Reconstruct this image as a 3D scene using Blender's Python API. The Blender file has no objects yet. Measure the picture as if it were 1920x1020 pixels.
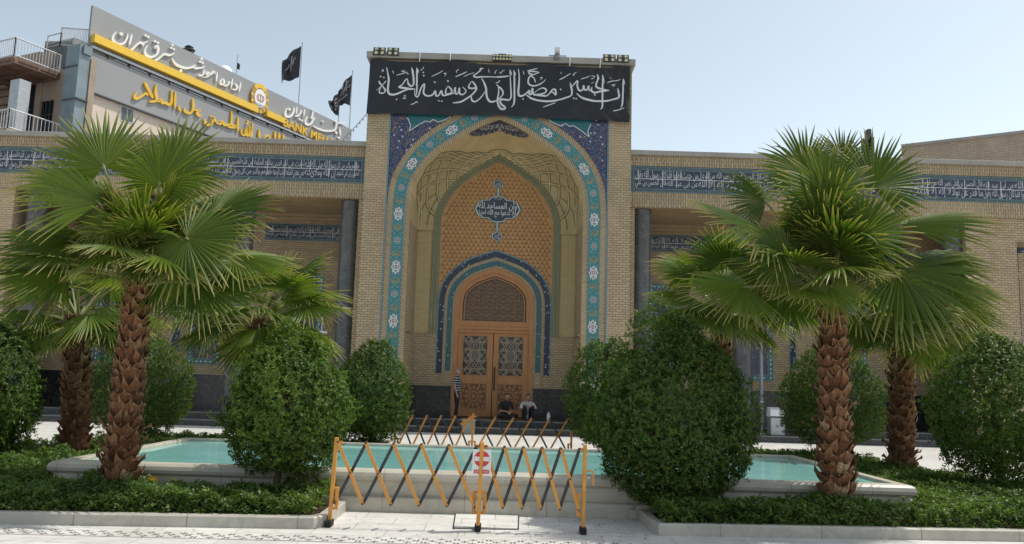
import bpy, math, random
import numpy as np
from mathutils import Vector, Matrix
from math import radians, sin, cos, pi, sqrt

SC = bpy.context.scene
COL = SC.collection
V = Vector

# ------------------------------------------------------------------ camera, sky, sun, exposure
CAM_F, CAM_P, CAM_R, CAM_Y = 1541.37, 0.132292, 0.0295123, 0.00444306
CAM_C = np.array([0.471, -28.0, 1.7])

def cam_axes():
    p, r, y = CAM_P, CAM_R, CAM_Y
    f = np.array([sin(y)*cos(p), cos(y)*cos(p), sin(p)])
    rt = np.array([cos(y), -sin(y), 0.0]); up = np.cross(rt, f)
    c, s = cos(r), sin(r)
    return c*rt + s*up, -s*rt + c*up, f
RT, UP, FW = cam_axes()

def ray(x, y):
    return FW + RT*(x-960)/CAM_F - UP*(y-510)/CAM_F
def atY(x, y, Y):            # where the sight line of a photo point meets the plane at depth Y
    d = ray(x, y); t = (Y-CAM_C[1])/d[1]
    return V(CAM_C + d*t)
def atZ(x, y, Z):
    d = ray(x, y); t = (Z-CAM_C[2])/d[2]
    return V(CAM_C + d*t)

cam = bpy.data.cameras.new("camera")
cam.sensor_width = 36.0
cam.lens = CAM_F/1920*36.0
cam.clip_start = 0.1
cam.clip_end = 2000
camo = bpy.data.objects.new("camera", cam)
COL.objects.link(camo)
camo.matrix_world = Matrix(((RT[0], UP[0], -FW[0], CAM_C[0]), (RT[1], UP[1], -FW[1], CAM_C[1]),
                            (RT[2], UP[2], -FW[2], CAM_C[2]), (0, 0, 0, 1)))
SC.camera = camo

SUN_DIR = V((0.52, 0.17, 1.0)).normalized()      # towards the sun
SUN_EL = math.asin(SUN_DIR.z)
SUN_AZ = math.atan2(SUN_DIR.x, SUN_DIR.y)
world = bpy.data.worlds.new("World")
SC.world = world
world.use_nodes = True
wn = world.node_tree
bgn = wn.nodes["Background"]
sky = wn.nodes.new("ShaderNodeTexSky")
sky.sky_type = 'NISHITA'
sky.sun_disc = False
sky.sun_elevation = SUN_EL
sky.sun_rotation = SUN_AZ
sky.altitude = 1200
sky.air_density = 0.9
sky.dust_density = 3.4
sky.ozone_density = 1.0
hsv = wn.nodes.new('ShaderNodeHueSaturation')        # summer haze: a paler sky
hsv.inputs['Hue'].default_value = 0.472
hsv.inputs['Saturation'].default_value = 0.50
wn.links.new(sky.outputs[0], hsv.inputs['Color'])
wn.links.new(hsv.outputs[0], bgn.inputs[0])
bgn.inputs[1].default_value = 0.15

sun = bpy.data.lights.new("sun", 'SUN')
sun.energy = 2.9
sun.angle = radians(0.53)
sun.color = (1.0, 0.95, 0.86)
suno = bpy.data.objects.new("sun", sun)
COL.objects.link(suno)
suno.rotation_euler = SUN_DIR.to_track_quat('Z', 'Y').to_euler()
suno.location = (10, 0, 40)

SC.view_settings.view_transform = 'Standard'
SC.view_settings.look = 'None'
SC.view_settings.gamma = 1.0
SC.view_settings.use_curve_mapping = False
SC.view_settings.exposure = 0.44
SC.render.engine = 'CYCLES'
SC.cycles.use_denoising = True
SC.cycles.max_bounces = 8
SC.cycles.diffuse_bounces = 4
SC.cycles.transparent_max_bounces = 8

# ------------------------------------------------------------------ object helpers
def tag(o, label, cat, group=None, kind=None):
    if label: o["label"] = label
    if cat: o["category"] = cat
    if group: o["group"] = group
    if kind: o["kind"] = kind
    return o

def empty(name, loc, label, cat, group=None, rz=0.0):
    o = bpy.data.objects.new(name, None)
    o.empty_display_size = 0.2
    o.location = loc
    o.rotation_euler = (0, 0, rz)
    COL.objects.link(o)
    return tag(o, label, cat, group)

def link(name, me, parent=None):
    o = bpy.data.objects.new(name, me)
    COL.objects.link(o)
    if parent is not None:
        o.parent = parent
        # meshes are built in world space: undo the parent chain's offset
        m = Matrix.Identity(4); p = parent
        while p is not None:
            m = p.matrix_basis @ m
            p = p.parent
        o.matrix_basis = m.inverted()
    return o

def copy_tree(o, parent=None):
    c = o.copy(); COL.objects.link(c)
    c.parent = parent
    for ch in list(o.children):
        copy_tree(ch, c)
    return c

class MB:
    """collects faces, then links them as one mesh object"""
    def __init__(self):
        self.v = []; self.f = []; self.uv = []; self.mi = []
    def add(self, vs, fs, m=0, uv=None):
        b = len(self.v)
        self.v += [tuple(p) for p in vs]
        for i, f in enumerate(fs):
            self.f.append([b+k for k in f]); self.mi.append(m)
            self.uv.append(None if uv is None else [uv[k] for k in f])
    def quad(self, a, b, c, d, m=0, uv=None):
        self.add([a, b, c, d], [(0, 1, 2, 3)], m, uv)
    def poly(self, pts, m=0, uv=None):
        self.add(pts, [tuple(range(len(pts)))], m, uv)
    def box(self, x0, x1, y0, y1, z0, z1, m=0):
        vs = [(x0,y0,z0),(x1,y0,z0),(x1,y1,z0),(x0,y1,z0),(x0,y0,z1),(x1,y0,z1),(x1,y1,z1),(x0,y1,z1)]
        self.add(vs, [(3,2,1,0),(4,5,6,7),(0,1,5,4),(1,2,6,5),(2,3,7,6),(3,0,4,7)], m)
    def bbox(self, x0, x1, y0, y1, z0, z1, b=0.01, m=0):
        """box with chamfered edges"""
        xs, ys, zs = (x0, x1), (y0, y1), (z0, z1)
        vs = []; idx = {}
        for i in (0, 1):
            for j in (0, 1):
                for k in (0, 1):
                    sx, sy, sz = (1 if i == 0 else -1), (1 if j == 0 else -1), (1 if k == 0 else -1)
                    for ax in range(3):
                        p = [xs[i]+b*sx, ys[j]+b*sy, zs[k]+b*sz]
                        p[ax] = (xs[i], ys[j], zs[k])[ax]
                        idx[(i, j, k, ax)] = len(vs); vs.append(tuple(p))
        g = lambda i, j, k, a: idx[(i, j, k, a)]
        fs = []
        fs.append([g(0,0,0,0), g(0,0,1,0), g(0,1,1,0), g(0,1,0,0)]); fs.append([g(1,0,0,0), g(1,1,0,0), g(1,1,1,0), g(1,0,1,0)])
        fs.append([g(0,0,0,1), g(1,0,0,1), g(1,0,1,1), g(0,0,1,1)]); fs.append([g(0,1,0,1), g(0,1,1,1), g(1,1,1,1), g(1,1,0,1)])
        fs.append([g(0,0,0,2), g(0,1,0,2), g(1,1,0,2), g(1,0,0,2)]); fs.append([g(0,0,1,2), g(1,0,1,2), g(1,1,1,2), g(0,1,1,2)])
        for j in (0, 1):
            for k in (0, 1):
                fs.append([g(0,j,k,1), g(1,j,k,1), g(1,j,k,2), g(0,j,k,2)])
        for i in (0, 1):
            for k in (0, 1):
                fs.append([g(i,0,k,0), g(i,1,k,0), g(i,1,k,2), g(i,0,k,2)])
        for i in (0, 1):
            for j in (0, 1):
                fs.append([g(i,j,0,0), g(i,j,1,0), g(i,j,1,1), g(i,j,0,1)])
                for k in (0, 1):
                    fs.append([g(i,j,k,0), g(i,j,k,1), g(i,j,k,2)])
        # orient outward
        c = V(((x0+x1)/2, (y0+y1)/2, (z0+z1)/2))
        out = []
        for f in fs:
            n = (V(vs[f[1]])-V(vs[f[0]])).cross(V(vs[f[2]])-V(vs[f[0]]))
            cc = sum((V(vs[q]) for q in f), V())/len(f)
            out.append(f if n.dot(cc-c) > 0 else f[::-1])
        self.add(vs, out, m)
    def obox(self, c, ax, ay, az, m=0):
        c, ax, ay, az = V(c), V(ax), V(ay), V(az)
        vs = []
        for k in (-1, 1):
            for (i, j) in ((-1,-1),(1,-1),(1,1),(-1,1)):
                vs.append(c+ax*i+ay*j+az*k)
        fs = [(3,2,1,0),(4,5,6,7),(0,1,5,4),(1,2,6,5),(2,3,7,6),(3,0,4,7)]
        if ax.cross(ay).dot(az) < 0: fs = [f[::-1] for f in fs]
        self.add(vs, fs, m)
    def bar(self, p0, p1, w, t, up=(0, 0, 1), m=0):
        """flat bar from p0 to p1: w wide across (in the plane of up), t thick"""
        p0, p1 = V(p0), V(p1); d = (p1-p0); L = d.length; d.normalize()
        s = d.cross(V(up)).normalized(); n = s.cross(d)
        self.obox((p0+p1)/2, d*(L/2), s*(w/2), n*(t/2), m)
    def cyl(self, p0, p1, r0, r1=None, n=12, m=0, cap=True):
        r1 = r0 if r1 is None else r1
        self.tube([p0, p1], [r0, r1], n, m, cap)
    def tube(self, pts, r, n=8, m=0, cap=True):
        pts = [V(p) for p in pts]
        rs = r if isinstance(r, (list, tuple)) else [r]*len(pts)
        vs = []; ref = None
        for i, p in enumerate(pts):
            d = (pts[min(i+1, len(pts)-1)]-pts[max(i-1, 0)]).normalized()
            if ref is None:
                ref = V((0, 0, 1)) if abs(d.z) < .9 else V((1, 0, 0))
            s = d.cross(ref).normalized(); u = s.cross(d); ref = u
            for k in range(n):
                a = 2*pi*k/n
                vs.append(p+(s*cos(a)+u*sin(a))*rs[i])
        fs = []
        for i in range(len(pts)-1):
            for k in range(n):
                k2 = (k+1) % n
                fs.append((i*n+k, (i+1)*n+k, (i+1)*n+k2, i*n+k2))
        fs = [f[::-1] for f in fs]
        if cap:
            fs.append(tuple(range(n))[::-1][::-1]); fs.append(tuple((len(pts)-1)*n+k for k in range(n))[::-1])
        self.add(vs, fs, m)
    def lathe(self, c, prof, n=24, m=0):
        """prof: list of (r, z); axis vertical through c"""
        vs = []; fs = []
        for (r, z) in prof:
            for k in range(n):
                a = 2*pi*k/n
                vs.append((c[0]+r*cos(a), c[1]+r*sin(a), c[2]+z))
        for i in range(len(prof)-1):
            for k in range(n):
                k2 = (k+1) % n
                fs.append((i*n+k, i*n+k2, (i+1)*n+k2, (i+1)*n+k))
        self.add(vs, fs, m)
    def prism(self, pts, d, m=0, ms=None):
        """polygon pts (front) extruded by vector d to the back"""
        pts = [V(p) for p in pts]; d = V(d); n = len(pts)
        back = [p+d for p in pts]
        self.add(pts, [tuple(range(n))], m)
        self.add(back, [tuple(range(n))[::-1]], m)
        for i in range(n):
            j = (i+1) % n
            self.add([pts[i], back[i], back[j], pts[j]], [(0, 1, 2, 3)], m if ms is None else ms)
    def build(self, name, mats, parent=None, smooth=False):
        me = bpy.data.meshes.new(name)
        me.from_pydata(self.v, [], self.f)
        if not isinstance(mats, (list, tuple)): mats = [mats]
        for mt in mats: me.materials.append(mt)
        me.polygons.foreach_set("material_index", self.mi)
        uvl = me.uv_layers.new(name="UVMap")
        Z = V((0, 0, 1))
        data = []
        for p, uv in zip(me.polygons, self.uv):
            if uv is not None:
                for q in uv: data += [q[0], q[1]]
            else:
                n = p.normal
                if abs(n.z) > .75:
                    for vi in p.vertices: c = me.vertices[vi].co; data += [c.x, c.y]
                else:
                    t = Z.cross(n); t.normalize()
                    for vi in p.vertices: c = me.vertices[vi].co; data += [c.dot(t), c.z]
        uvl.data.foreach_set("uv", data)
        if smooth:
            me.polygons.foreach_set("use_smooth", [True]*len(me.polygons))
        me.update()
        return link(name, me, parent)

def np_mesh(name, verts, faces4, uvs, mats, parent=None, smooth=False, mi=None):
    """fast mesh of quads from numpy arrays"""
    me = bpy.data.meshes.new(name)
    nv, nf = len(verts), len(faces4)
    me.vertices.add(nv); me.vertices.foreach_set("co", np.asarray(verts, np.float32).ravel())
    me.loops.add(nf*4); me.loops.foreach_set("vertex_index", np.asarray(faces4, np.int32).ravel())
    me.polygons.add(nf)
    me.polygons.foreach_set("loop_start", np.arange(0, nf*4, 4, dtype=np.int32))
    if mi is not None: me.polygons.foreach_set("material_index", np.asarray(mi, np.int32))
    if smooth: me.polygons.foreach_set("use_smooth", np.ones(nf, bool))
    uvl = me.uv_layers.new(name="UVMap")
    uvl.data.foreach_set("uv", np.asarray(uvs, np.float32)[np.asarray(faces4).ravel()].ravel())
    if not isinstance(mats, (list, tuple)): mats = [mats]
    for mt in mats: me.materials.append(mt)
    me.update(calc_edges=True); me.validate()
    return link(name, me, parent)

# ------------------------------------------------------------------ material helpers
class NT:
    def __init__(self, name):
        self.m = bpy.data.materials.new(name); self.m.use_nodes = True
        self.t = self.m.node_tree; self.b = self.t.nodes["Principled BSDF"]; self.o = self.t.nodes["Material Output"]
    def n(self, typ, **kw):
        nd = self.t.nodes.new("ShaderNode"+typ)
        for k, v in kw.items():
            if k.startswith("i_"):
                nd.inputs[k[2:].replace("_", " ")].default_value = v
            else: setattr(nd, k, v)
        return nd
    def l(self, a, b): self.t.links.new(a, b)
    def uv(self): return self.n("UVMap").outputs[0]
    def obj(self): return self.n("TexCoord").outputs["Object"]
    def math(self, op, a, b=None, c=None):
        nd = self.n("Math", operation=op)
        for i, x in enumerate((a, b, c)):
            if x is None: continue
            if isinstance(x, (int, float)): nd.inputs[i].default_value = x
            else: self.l(x, nd.inputs[i])
        return nd.outputs[0]
    def mix(self, f, a, b, mode='MIX'):
        nd = self.n("Mix", data_type='RGBA', blend_type=mode)
        for s, x in ((nd.inputs[0], f), (nd.inputs[6], a), (nd.inputs[7], b)):
            if isinstance(x, (int, float)): s.default_value = x
            elif isinstance(x, tuple): s.default_value = (*x, 1) if len(x) == 3 else x
            else: self.l(x, s)
        return nd.outputs[2]
    def ramp(self, f, stops, interp='LINEAR'):
        nd = self.n("ValToRGB"); cr = nd.color_ramp; cr.interpolation = interp
        while len(cr.elements) < len(stops): cr.elements.new(.5)
        for e, (p, c) in zip(cr.elements, stops):
            e.position = p; e.color = (*c, 1) if isinstance(c, tuple) else (c, c, c, 1)
        self.l(f, nd.inputs[0]); return nd.outputs[0]
    def noise(self, vec, scale, detail=3, rough=.55, out=0, dist=0.0):
        nd = self.n("TexNoise"); nd.inputs["Scale"].default_value = scale; nd.inputs["Detail"].default_value = detail
        nd.inputs["Roughness"].default_value = rough; nd.inputs["Distortion"].default_value = dist
        if vec is not None: self.l(vec, nd.inputs["Vector"])
        return nd.outputs[out]
    def voro(self, vec, scale, feature='F1', rnd=1.0, out="Distance"):
        nd = self.n("TexVoronoi", feature=feature); nd.inputs["Scale"].default_value = scale
        nd.inputs["Randomness"].default_value = rnd
        self.l(vec, nd.inputs["Vector"]); return nd.outputs[out]
    def mapping(self, vec, loc=(0,0,0), rot=(0,0,0), sc=(1,1,1)):
        nd = self.n("Mapping"); nd.inputs[1].default_value = loc; nd.inputs[2].default_value = rot; nd.inputs[3].default_value = sc
        self.l(vec, nd.inputs[0]); return nd.outputs[0]
    def bump(self, h, strength=.3, dist=.01):
        nd = self.n("Bump"); nd.inputs["Strength"].default_value = strength; nd.inputs["Distance"].default_value = dist
        self.l(h, nd.inputs["Height"]); self.l(nd.outputs[0], self.b.inputs["Normal"])
    def base(self, c):
        s = self.b.inputs["Base Color"]
        if isinstance(c, tuple): s.default_value = (*c, 1)
        else: self.l(c, s)
    def set(self, rough=.6, spec=.5, metal=0.0):
        self.b.inputs["Roughness"].default_value = rough
        self.b.inputs["Specular IOR Level"].default_value = spec
        self.b.inputs["Metallic"].default_value = metal
        return self.m

def plain(name, c, rough=.55, spec=.5, metal=0.0, var=.12, nscale=3.0, bump=0.0, grime=None):
    """a colour with slight worn variation"""
    t = NT(name); co = t.obj()
    f = t.noise(co, nscale, 5, .6)
    lo = tuple(x*(1-var) for x in c); hi = tuple(min(1, x*(1+var)) for x in c)
    col = t.ramp(f, [(.3, lo), (.7, hi)])
    if grime:
        g = t.noise(co, nscale*.35, 6, .7)
        gm = t.ramp(g, [(.55, 0.0), (.75, .5)])
        col = t.mix(gm, col, grime)
    t.base(col)
    if bump: t.bump(t.noise(co, nscale*12, 3), bump, .004)
    return t.set(rough, spec, metal)

def brick(name, c1, c2, mortar, bw=.22, rh=.085, ms=.011, rot=0.0, off=.5, bump=.6, stain=.25):
    t = NT(name); uv = t.uv()
    vec = t.mapping(uv, rot=(0, 0, rot))
    b = t.n("TexBrick", offset=off)
    t.l(vec, b.inputs["Vector"])
    b.inputs["Scale"].default_value = 1.0
    b.inputs["Mortar Size"].default_value = ms
    b.inputs["Mortar Smooth"].default_value = .15
    b.inputs["Bias"].default_value = 0.0
    b.inputs["Brick Width"].default_value = bw
    b.inputs["Row Height"].default_value = rh
    b.inputs["Color1"].default_value = (*c1, 1); b.inputs["Color2"].default_value = (*c2, 1)
    b.inputs["Mortar"].default_value = (*mortar, 1)
    n1 = t.noise(uv, .55, 5, .65)
    n2 = t.noise(uv, 14, 3, .6)
    c = t.mix(t.ramp(n1, [(.35, 0.0), (.75, stain)]), b.outputs[0], tuple(x*.55 for x in c1))
    st = t.noise(t.mapping(uv, sc=(2.6, .22, 1)), 1.0, 5, .65)           # rain streaks and patched areas
    c = t.mix(t.ramp(st, [(.52, 0.0), (.72, stain*1.3)]), c, tuple(x*.60 for x in c2))
    pt = t.noise(t.mapping(uv, loc=(3, 9, 0)), .38, 3, .5)
    c = t.mix(t.ramp(pt, [(.55, 0.0), (.62, .22)]), c, tuple(min(1, x*1.18) for x in c1))
    c = t.mix(t.ramp(n2, [(.4, 0.0), (.8, .30)]), c, tuple(min(1, x*1.25) for x in c2))
    t.base(c)
    h = t.math('SUBTRACT', 1.0, b.outputs["Fac"])
    h = t.math('ADD', h, t.math('MULTIPLY', n2, .35))
    t.bump(h, bump, .012)
    return t.set(.85, .25)

def arabesque(name, base, vine, vine2, flower, centre, s=5.0, fl=.17, dots=None, rough=.3):
    """glazed tile: scrolling vines and rosettes on a coloured ground"""
    t = NT(name); uv = t.uv()
    nz = t.noise(uv, s*.8, 2, .5, out=1)
    wob = t.n("VectorMath", operation='SCALE'); wob.inputs[3].default_value = .12*5/s
    t.l(nz, wob.inputs[0])
    addv = t.n("VectorMath", operation='ADD'); t.l(uv, addv.inputs[0]); t.l(wob.outputs[0], addv.inputs[1])
    vec = addv.outputs[0]
    # curling vines: iso-lines of a smooth field
    f = t.noise(vec, s*.55, 1.0, .4)
    fr = t.math('PINGPONG', t.math('MULTIPLY', f, 9.0), .5)
    v1 = t.math('LESS_THAN', fr, .06)
    f2 = t.noise(t.mapping(vec, loc=(7.3, 2.1, 0)), s*.9, 1.0, .4)
    v2 = t.math('LESS_THAN', t.math('PINGPONG', t.math('MULTIPLY', f2, 11.0), .5), .07)
    c = t.mix(v2, base, vine2)
    c = t.mix(v1, c, vine)
    # small buds
    d2 = t.voro(uv, s*2.3)
    c = t.mix(t.math('LESS_THAN', d2, .16), c, vine2)
    # rosettes
    d = t.voro(uv, s, rnd=.75)
    c = t.mix(t.math('LESS_THAN', d, fl*1.45), c, base)
    c = t.mix(t.math('LESS_THAN', d, fl), c, flower)
    c = t.mix(t.math('LESS_THAN', d, fl*.5), c, centre)
    # worn glaze
    c = t.mix(t.ramp(t.noise(uv, 3, 5, .7), [(.55, 0.0), (.85, .12)]), c, (.25, .24, .22))
    t.base(c)
    t.bump(t.noise(uv, 40, 2), .08, .004)
    return t.set(rough, .5)
# ------------------------------------------------------------------ materials
M = {}
M['brick'] = brick('buff brick', (.535,.42,.268), (.42,.32,.20), (.20,.145,.095))
M['brick_soldier'] = brick('buff brick on end', (.49,.383,.25), (.365,.28,.175), (.16,.112,.075), bw=.26, rh=.085, rot=pi/2)
M['brick_herring'] = brick('herringbone brick', (.48,.35,.19), (.38,.27,.14), (.14,.09,.05), bw=.26, rh=.085, rot=pi/4)
M['brick_far'] = brick('grey brown brick', (.58,.47,.36), (.48,.38,.28), (.2,.15,.11))
M['brick_fine'] = brick('fine yellow brick', (.60,.485,.265), (.53,.425,.225), (.33,.25,.135), bw=.30, rh=.045, ms=.007, bump=.35, stain=.12)
M['brick_ring'] = brick('radial brick', (.50,.39,.24), (.41,.315,.19), (.14,.095,.06), bw=.4, rh=.075, ms=.012, rot=pi/2)
M['brick_green'] = brick('glazed green edged brick', (.40,.33,.17), (.30,.28,.16), (.09,.16,.13), bw=.14, rh=.06, ms=.012, bump=.4, stain=.1)
M['plaster'] = plain('ochre plaster vault', (.60,.465,.25), .85, .2, var=.10, nscale=2.5, bump=.1)
M['rib'] = plain('grey green rib tile', (.22,.205,.12), .6, .4)
M['ochre_line'] = plain('pale ochre rib', (.64,.53,.31), .8, .3)
M['stone_cap'] = plain('grey coping stone', (.36,.335,.30), .8, .3, var=.12, nscale=1.6, bump=.2, grime=(.2,.18,.15))
M['soffit'] = plain('painted soffit', (.42,.32,.20), .8, .2, var=.1)

def marble_dark():
    t = NT('dark veined marble'); co = t.obj()
    n = t.noise(co, 1.1, 6, .6, dist=1.2)
    v = t.math('ABSOLUTE', t.math('SUBTRACT', n, .5))
    vein = t.ramp(v, [(0.0, .35), (.006, .10), (.014, 0.0)])
    base = t.ramp(t.noise(co, 3, 5), [(.3, (.065,.063,.060)), (.7, (.11,.108,.103))])
    # course joints
    sep = t.n("SeparateXYZ"); t.l(co, sep.inputs[0])
    j = t.math('LESS_THAN', t.math('PINGPONG', t.math('ADD', sep.outputs[2], .38), .72), .008)
    c = t.mix(vein, base, (.34,.34,.33))
    c = t.mix(t.math('MULTIPLY', j, .8), c, (.03,.03,.03))
    t.base(c)
    return t.set(.28, .5)
M['marble_dark'] = marble_dark()

def stone_black():
    t = NT('polished black stone'); co = t.obj()
    n = t.noise(co, 2.4, 6, .6, dist=.8)
    vein = t.ramp(t.math('ABSOLUTE', t.math('SUBTRACT', n, .5)), [(0.0, .5), (.008, .1), (.02, 0.0)])
    base = t.ramp(t.noise(co, 5, 4), [(.3, (.018,.018,.02)), (.7, (.035,.035,.036))])
    uv = t.uv()
    b = t.n("TexBrick", offset=0.0); t.l(uv, b.inputs[0]); b.inputs["Scale"].default_value = 1
    b.inputs["Brick Width"].default_value = .9; b.inputs["Row Height"].default_value = .62; b.inputs["Mortar Size"].default_value = .006
    c = t.mix(vein, base, (.22,.22,.22))
    c = t.mix(b.outputs["Fac"], c, (.07,.07,.07))
    t.base(c)
    return t.set(.22, .5)
M['black_stone'] = stone_black()

def paving(name, c1, c2, joint, bw, bh, ms=.006, rot=0, rough=.45, off=.5, dirt=.3):
    t = NT(name); co = t.obj(); vec = t.mapping(co, rot=(0, 0, rot))
    b = t.n("TexBrick", offset=off); t.l(vec, b.inputs[0]); b.inputs["Scale"].default_value = 1
    b.inputs["Brick Width"].default_value = bw; b.inputs["Row Height"].default_value = bh
    b.inputs["Mortar Size"].default_value = ms; b.inputs["Mortar Smooth"].default_value = .1
    b.inputs["Color1"].default_value = (*c1, 1); b.inputs["Color2"].default_value = (*c2, 1); b.inputs["Mortar"].default_value = (*joint, 1)
    n = t.noise(t.mapping(co, sc=(1, 2.2, 1)), 1.3, 7, .65, dist=.9)
    vein = t.ramp(t.math('ABSOLUTE', t.math('SUBTRACT', n, .52)), [(0.0, .45), (.05, .12), (.12, 0.0)])
    c = t.mix(vein, b.outputs[0], tuple(x*.6 for x in c2))
    g = t.ramp(t.noise(co, .7, 6, .7), [(.38, 0.0), (.72, dirt)])
    c = t.mix(g, c, tuple(x*.62 for x in c2))
    sp = t.ramp(t.noise(co, 26, 2, .5), [(.68, 0.0), (.76, .3)])
    c = t.mix(sp, c, tuple(x*.45 for x in c2))
    t.base(c)
    t.bump(t.math('SUBTRACT', 1.0, b.outputs["Fac"]), .3, .004)
    return t.set(rough, .45)
M['paving'] = paving('white marble paving', (.70,.685,.645), (.62,.60,.56), (.36,.34,.30), .8, .4)
M['kerb'] = paving('pale kerb stone', (.50,.47,.40), (.44,.41,.35), (.26,.24,.20), 1.2, 5.0, .008, dirt=.45)
M['pool_stone'] = paving('cream pool marble', (.54,.50,.41), (.47,.43,.35), (.28,.25,.20), 1.05, 7.0, .006, dirt=.4)

def water():
    t = NT('pool water'); co = t.obj()
    f = t.noise(co, .8, 4, .6)
    c = t.ramp(f, [(.3, (.17,.42,.40)), (.7, (.26,.53,.49))])
    t.base(c)
    t.bump(t.noise(t.mapping(co, sc=(1, .6, 1)), 6, 3, .6), .12, .03)
    t.b.inputs["IOR"].default_value = 1.33
    return t.set(.06, .45)
M['water'] = water()

NAVY = (.018,.028,.10)
M['tile_navy'] = arabesque('navy arabesque tile', (.016,.022,.080), (.30,.14,.07), (.12,.22,.30), (.50,.51,.58), (.22,.06,.06), s=4.8, fl=.19)
M['tile_teal'] = arabesque('turquoise arabesque tile', (.018,.165,.18), (.04,.27,.26), (.20,.40,.36), (.03,.10,.16), (.40,.48,.44), s=7.5, fl=.11)
M['tile_navy_small'] = arabesque('navy flowered border tile', (.010,.013,.032), (.04,.07,.12), (.03,.05,.10), (.46,.49,.55), (.1,.12,.3), s=7.0, fl=.23)
M['tile_teal_small'] = arabesque('teal flowered border tile', (.018,.080,.092), (.03,.14,.15), (.12,.22,.23), (.30,.40,.42), (.1,.2,.3), s=6.0, fl=.20)
M['tile_teal_wave'] = arabesque('green scroll border tile', (.055,.090,.092), (.21,.26,.21), (.03,.05,.065), (.05,.12,.16), (.3,.3,.2), s=9.0, fl=.05)
M['navy_plain'] = plain('navy glazed tile', (.034,.042,.068), .3, .5, var=.3, nscale=6)
M['teal_plain'] = plain('turquoise glazed tile', (.035,.17,.18), .35, .5, var=.2, nscale=8)
M['blue_line'] = plain('blue grey edging tile', (.13,.22,.26), .4, .5, var=.2, nscale=9)
M['tile_white'] = plain('white glaze lettering', (.62,.63,.62), .4, .5, var=.06)
M['tile_gold'] = plain('gold glaze', (.45,.30,.08), .4, .5, var=.2, nscale=9)
M['tile_red'] = plain('dark red glaze', (.22,.05,.04), .4, .5)
M['terracotta'] = plain('terracotta tile ground', (.50,.285,.125), .75, .3, var=.14, nscale=5, bump=.1)
M['terra_dark'] = plain('dark brown tile groove', (.13,.045,.018), .8, .2)

def wood(name, c, rough=.45):
    t = NT(name); co = t.obj()
    g = t.noise(t.mapping(co, sc=(9, 9, .8)), 3.0, 5, .6, dist=.4)
    col = t.ramp(g, [(.25, tuple(x*.72 for x in c)), (.75, tuple(min(1, x*1.15) for x in c))])
    t.base(col); t.bump(g, .1, .004)
    return t.set(rough, .4)
M['wood'] = wood('varnished orange wood', (.47,.22,.085))
M['wood_dark'] = wood('brown carved wood', (.22,.085,.03))
M['wood_light'] = wood('pale lattice wood', (.62,.47,.32), .6)
M['dark_glass'] = plain('dark glass', (.012,.010,.009), .12, .5, var=.2)
M['bronze'] = plain('dark bronze', (.05,.035,.025), .35, .5, .6)
M['grey_plate'] = plain('grey metal plate', (.13,.12,.11), .5, .5, .3)

def cloth(name, c, rough=.5, sheen=.3, spec=.45):
    t = NT(name); co = t.obj()
    t.base(t.ramp(t.noise(co, 2.2, 5), [(.3, tuple(x*.8 for x in c)), (.7, tuple(x*1.2 for x in c))]))
    t.bump(t.noise(co, 5.0, 5, .65), .25, .05)
    t.b.inputs["Sheen Weight"].default_value = sheen
    return t.set(rough, spec)
M['banner_cloth'] = cloth('black banner satin', (.008,.009,.012), .36, .08, .5)
M['banner_ink'] = plain('white banner print', (.66,.68,.67), .6, .4, var=.05)
M['flag_cloth'] = cloth('black flag cloth', (.025,.026,.032), .6, .2, .4)
M['flag_print'] = plain('pale flag print', (.32,.30,.33), .7, .3, var=.3, nscale=9)

M['metal_grey'] = plain('grey painted steel', (.22,.23,.23), .45, .5, .4)
M['metal_dark'] = plain('dark lamp housing', (.045,.05,.05), .45, .5, .2)
M['metal_light'] = plain('pale galvanised steel', (.42,.43,.43), .4, .5, .5)
M['lens'] = plain('yellowish lamp lens', (.62,.56,.33), .2, .6)
M['white_paint'] = plain('white paint', (.74,.74,.72), .5, .5, var=.06, grime=(.45,.43,.4))
M['rail_paint'] = plain('off white rail paint', (.55,.56,.57), .5, .5, var=.15)
M['orange'] = plain('orange barrier paint', (.60,.26,.04), .5, .5, var=.14, nscale=7, grime=(.32,.14,.05))
M['black_paint'] = plain('black barrier paint', (.028,.030,.034), .5, .5, var=.3, nscale=7)
M['bolt'] = plain('bolt steel', (.10,.085,.07), .4, .5, .7)
M['rubber'] = plain('black rubber', (.02,.02,.021), .8, .3)
M['sign_white'] = plain('white sign sheet', (.70,.70,.69), .4, .5, var=.05)
M['sign_red'] = plain('red sign print', (.55,.035,.045), .4, .5, var=.08)

M['panel_grey'] = plain('grey composite cladding', (.29,.295,.295), .5, .4, var=.05, nscale=.4)
M['panel_dark'] = plain('dark cladding edge', (.085,.09,.095), .5, .4)
M['sign_yellow'] = plain('yellow sign band', (.78,.50,.045), .45, .5, var=.05)
M['letter_white'] = plain('white sign letter', (.80,.79,.75), .5, .4, var=.04)
M['letter_gold'] = plain('golden sign letter', (.72,.45,.05), .45, .4, var=.1)
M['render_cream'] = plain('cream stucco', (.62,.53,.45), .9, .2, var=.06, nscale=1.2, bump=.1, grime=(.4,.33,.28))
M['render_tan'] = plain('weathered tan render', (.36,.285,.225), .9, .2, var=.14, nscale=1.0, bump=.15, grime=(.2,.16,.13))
M['duct'] = plain('blue grey sheet duct', (.20,.25,.27), .45, .5, .3, var=.15, nscale=1.5)
M['corrugated'] = plain('weathered corrugated sheet', (.24,.25,.25), .6, .4, .2, var=.2, nscale=2)
M['deck'] = plain('rusty brown deck steel', (.20,.13,.10), .8, .3, var=.25, nscale=2)
M['dark_open'] = plain('dark interior', (.02,.02,.022), .8, .2)
M['window_glass'] = plain('window glass', (.06,.075,.09), .08, .6)

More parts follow.
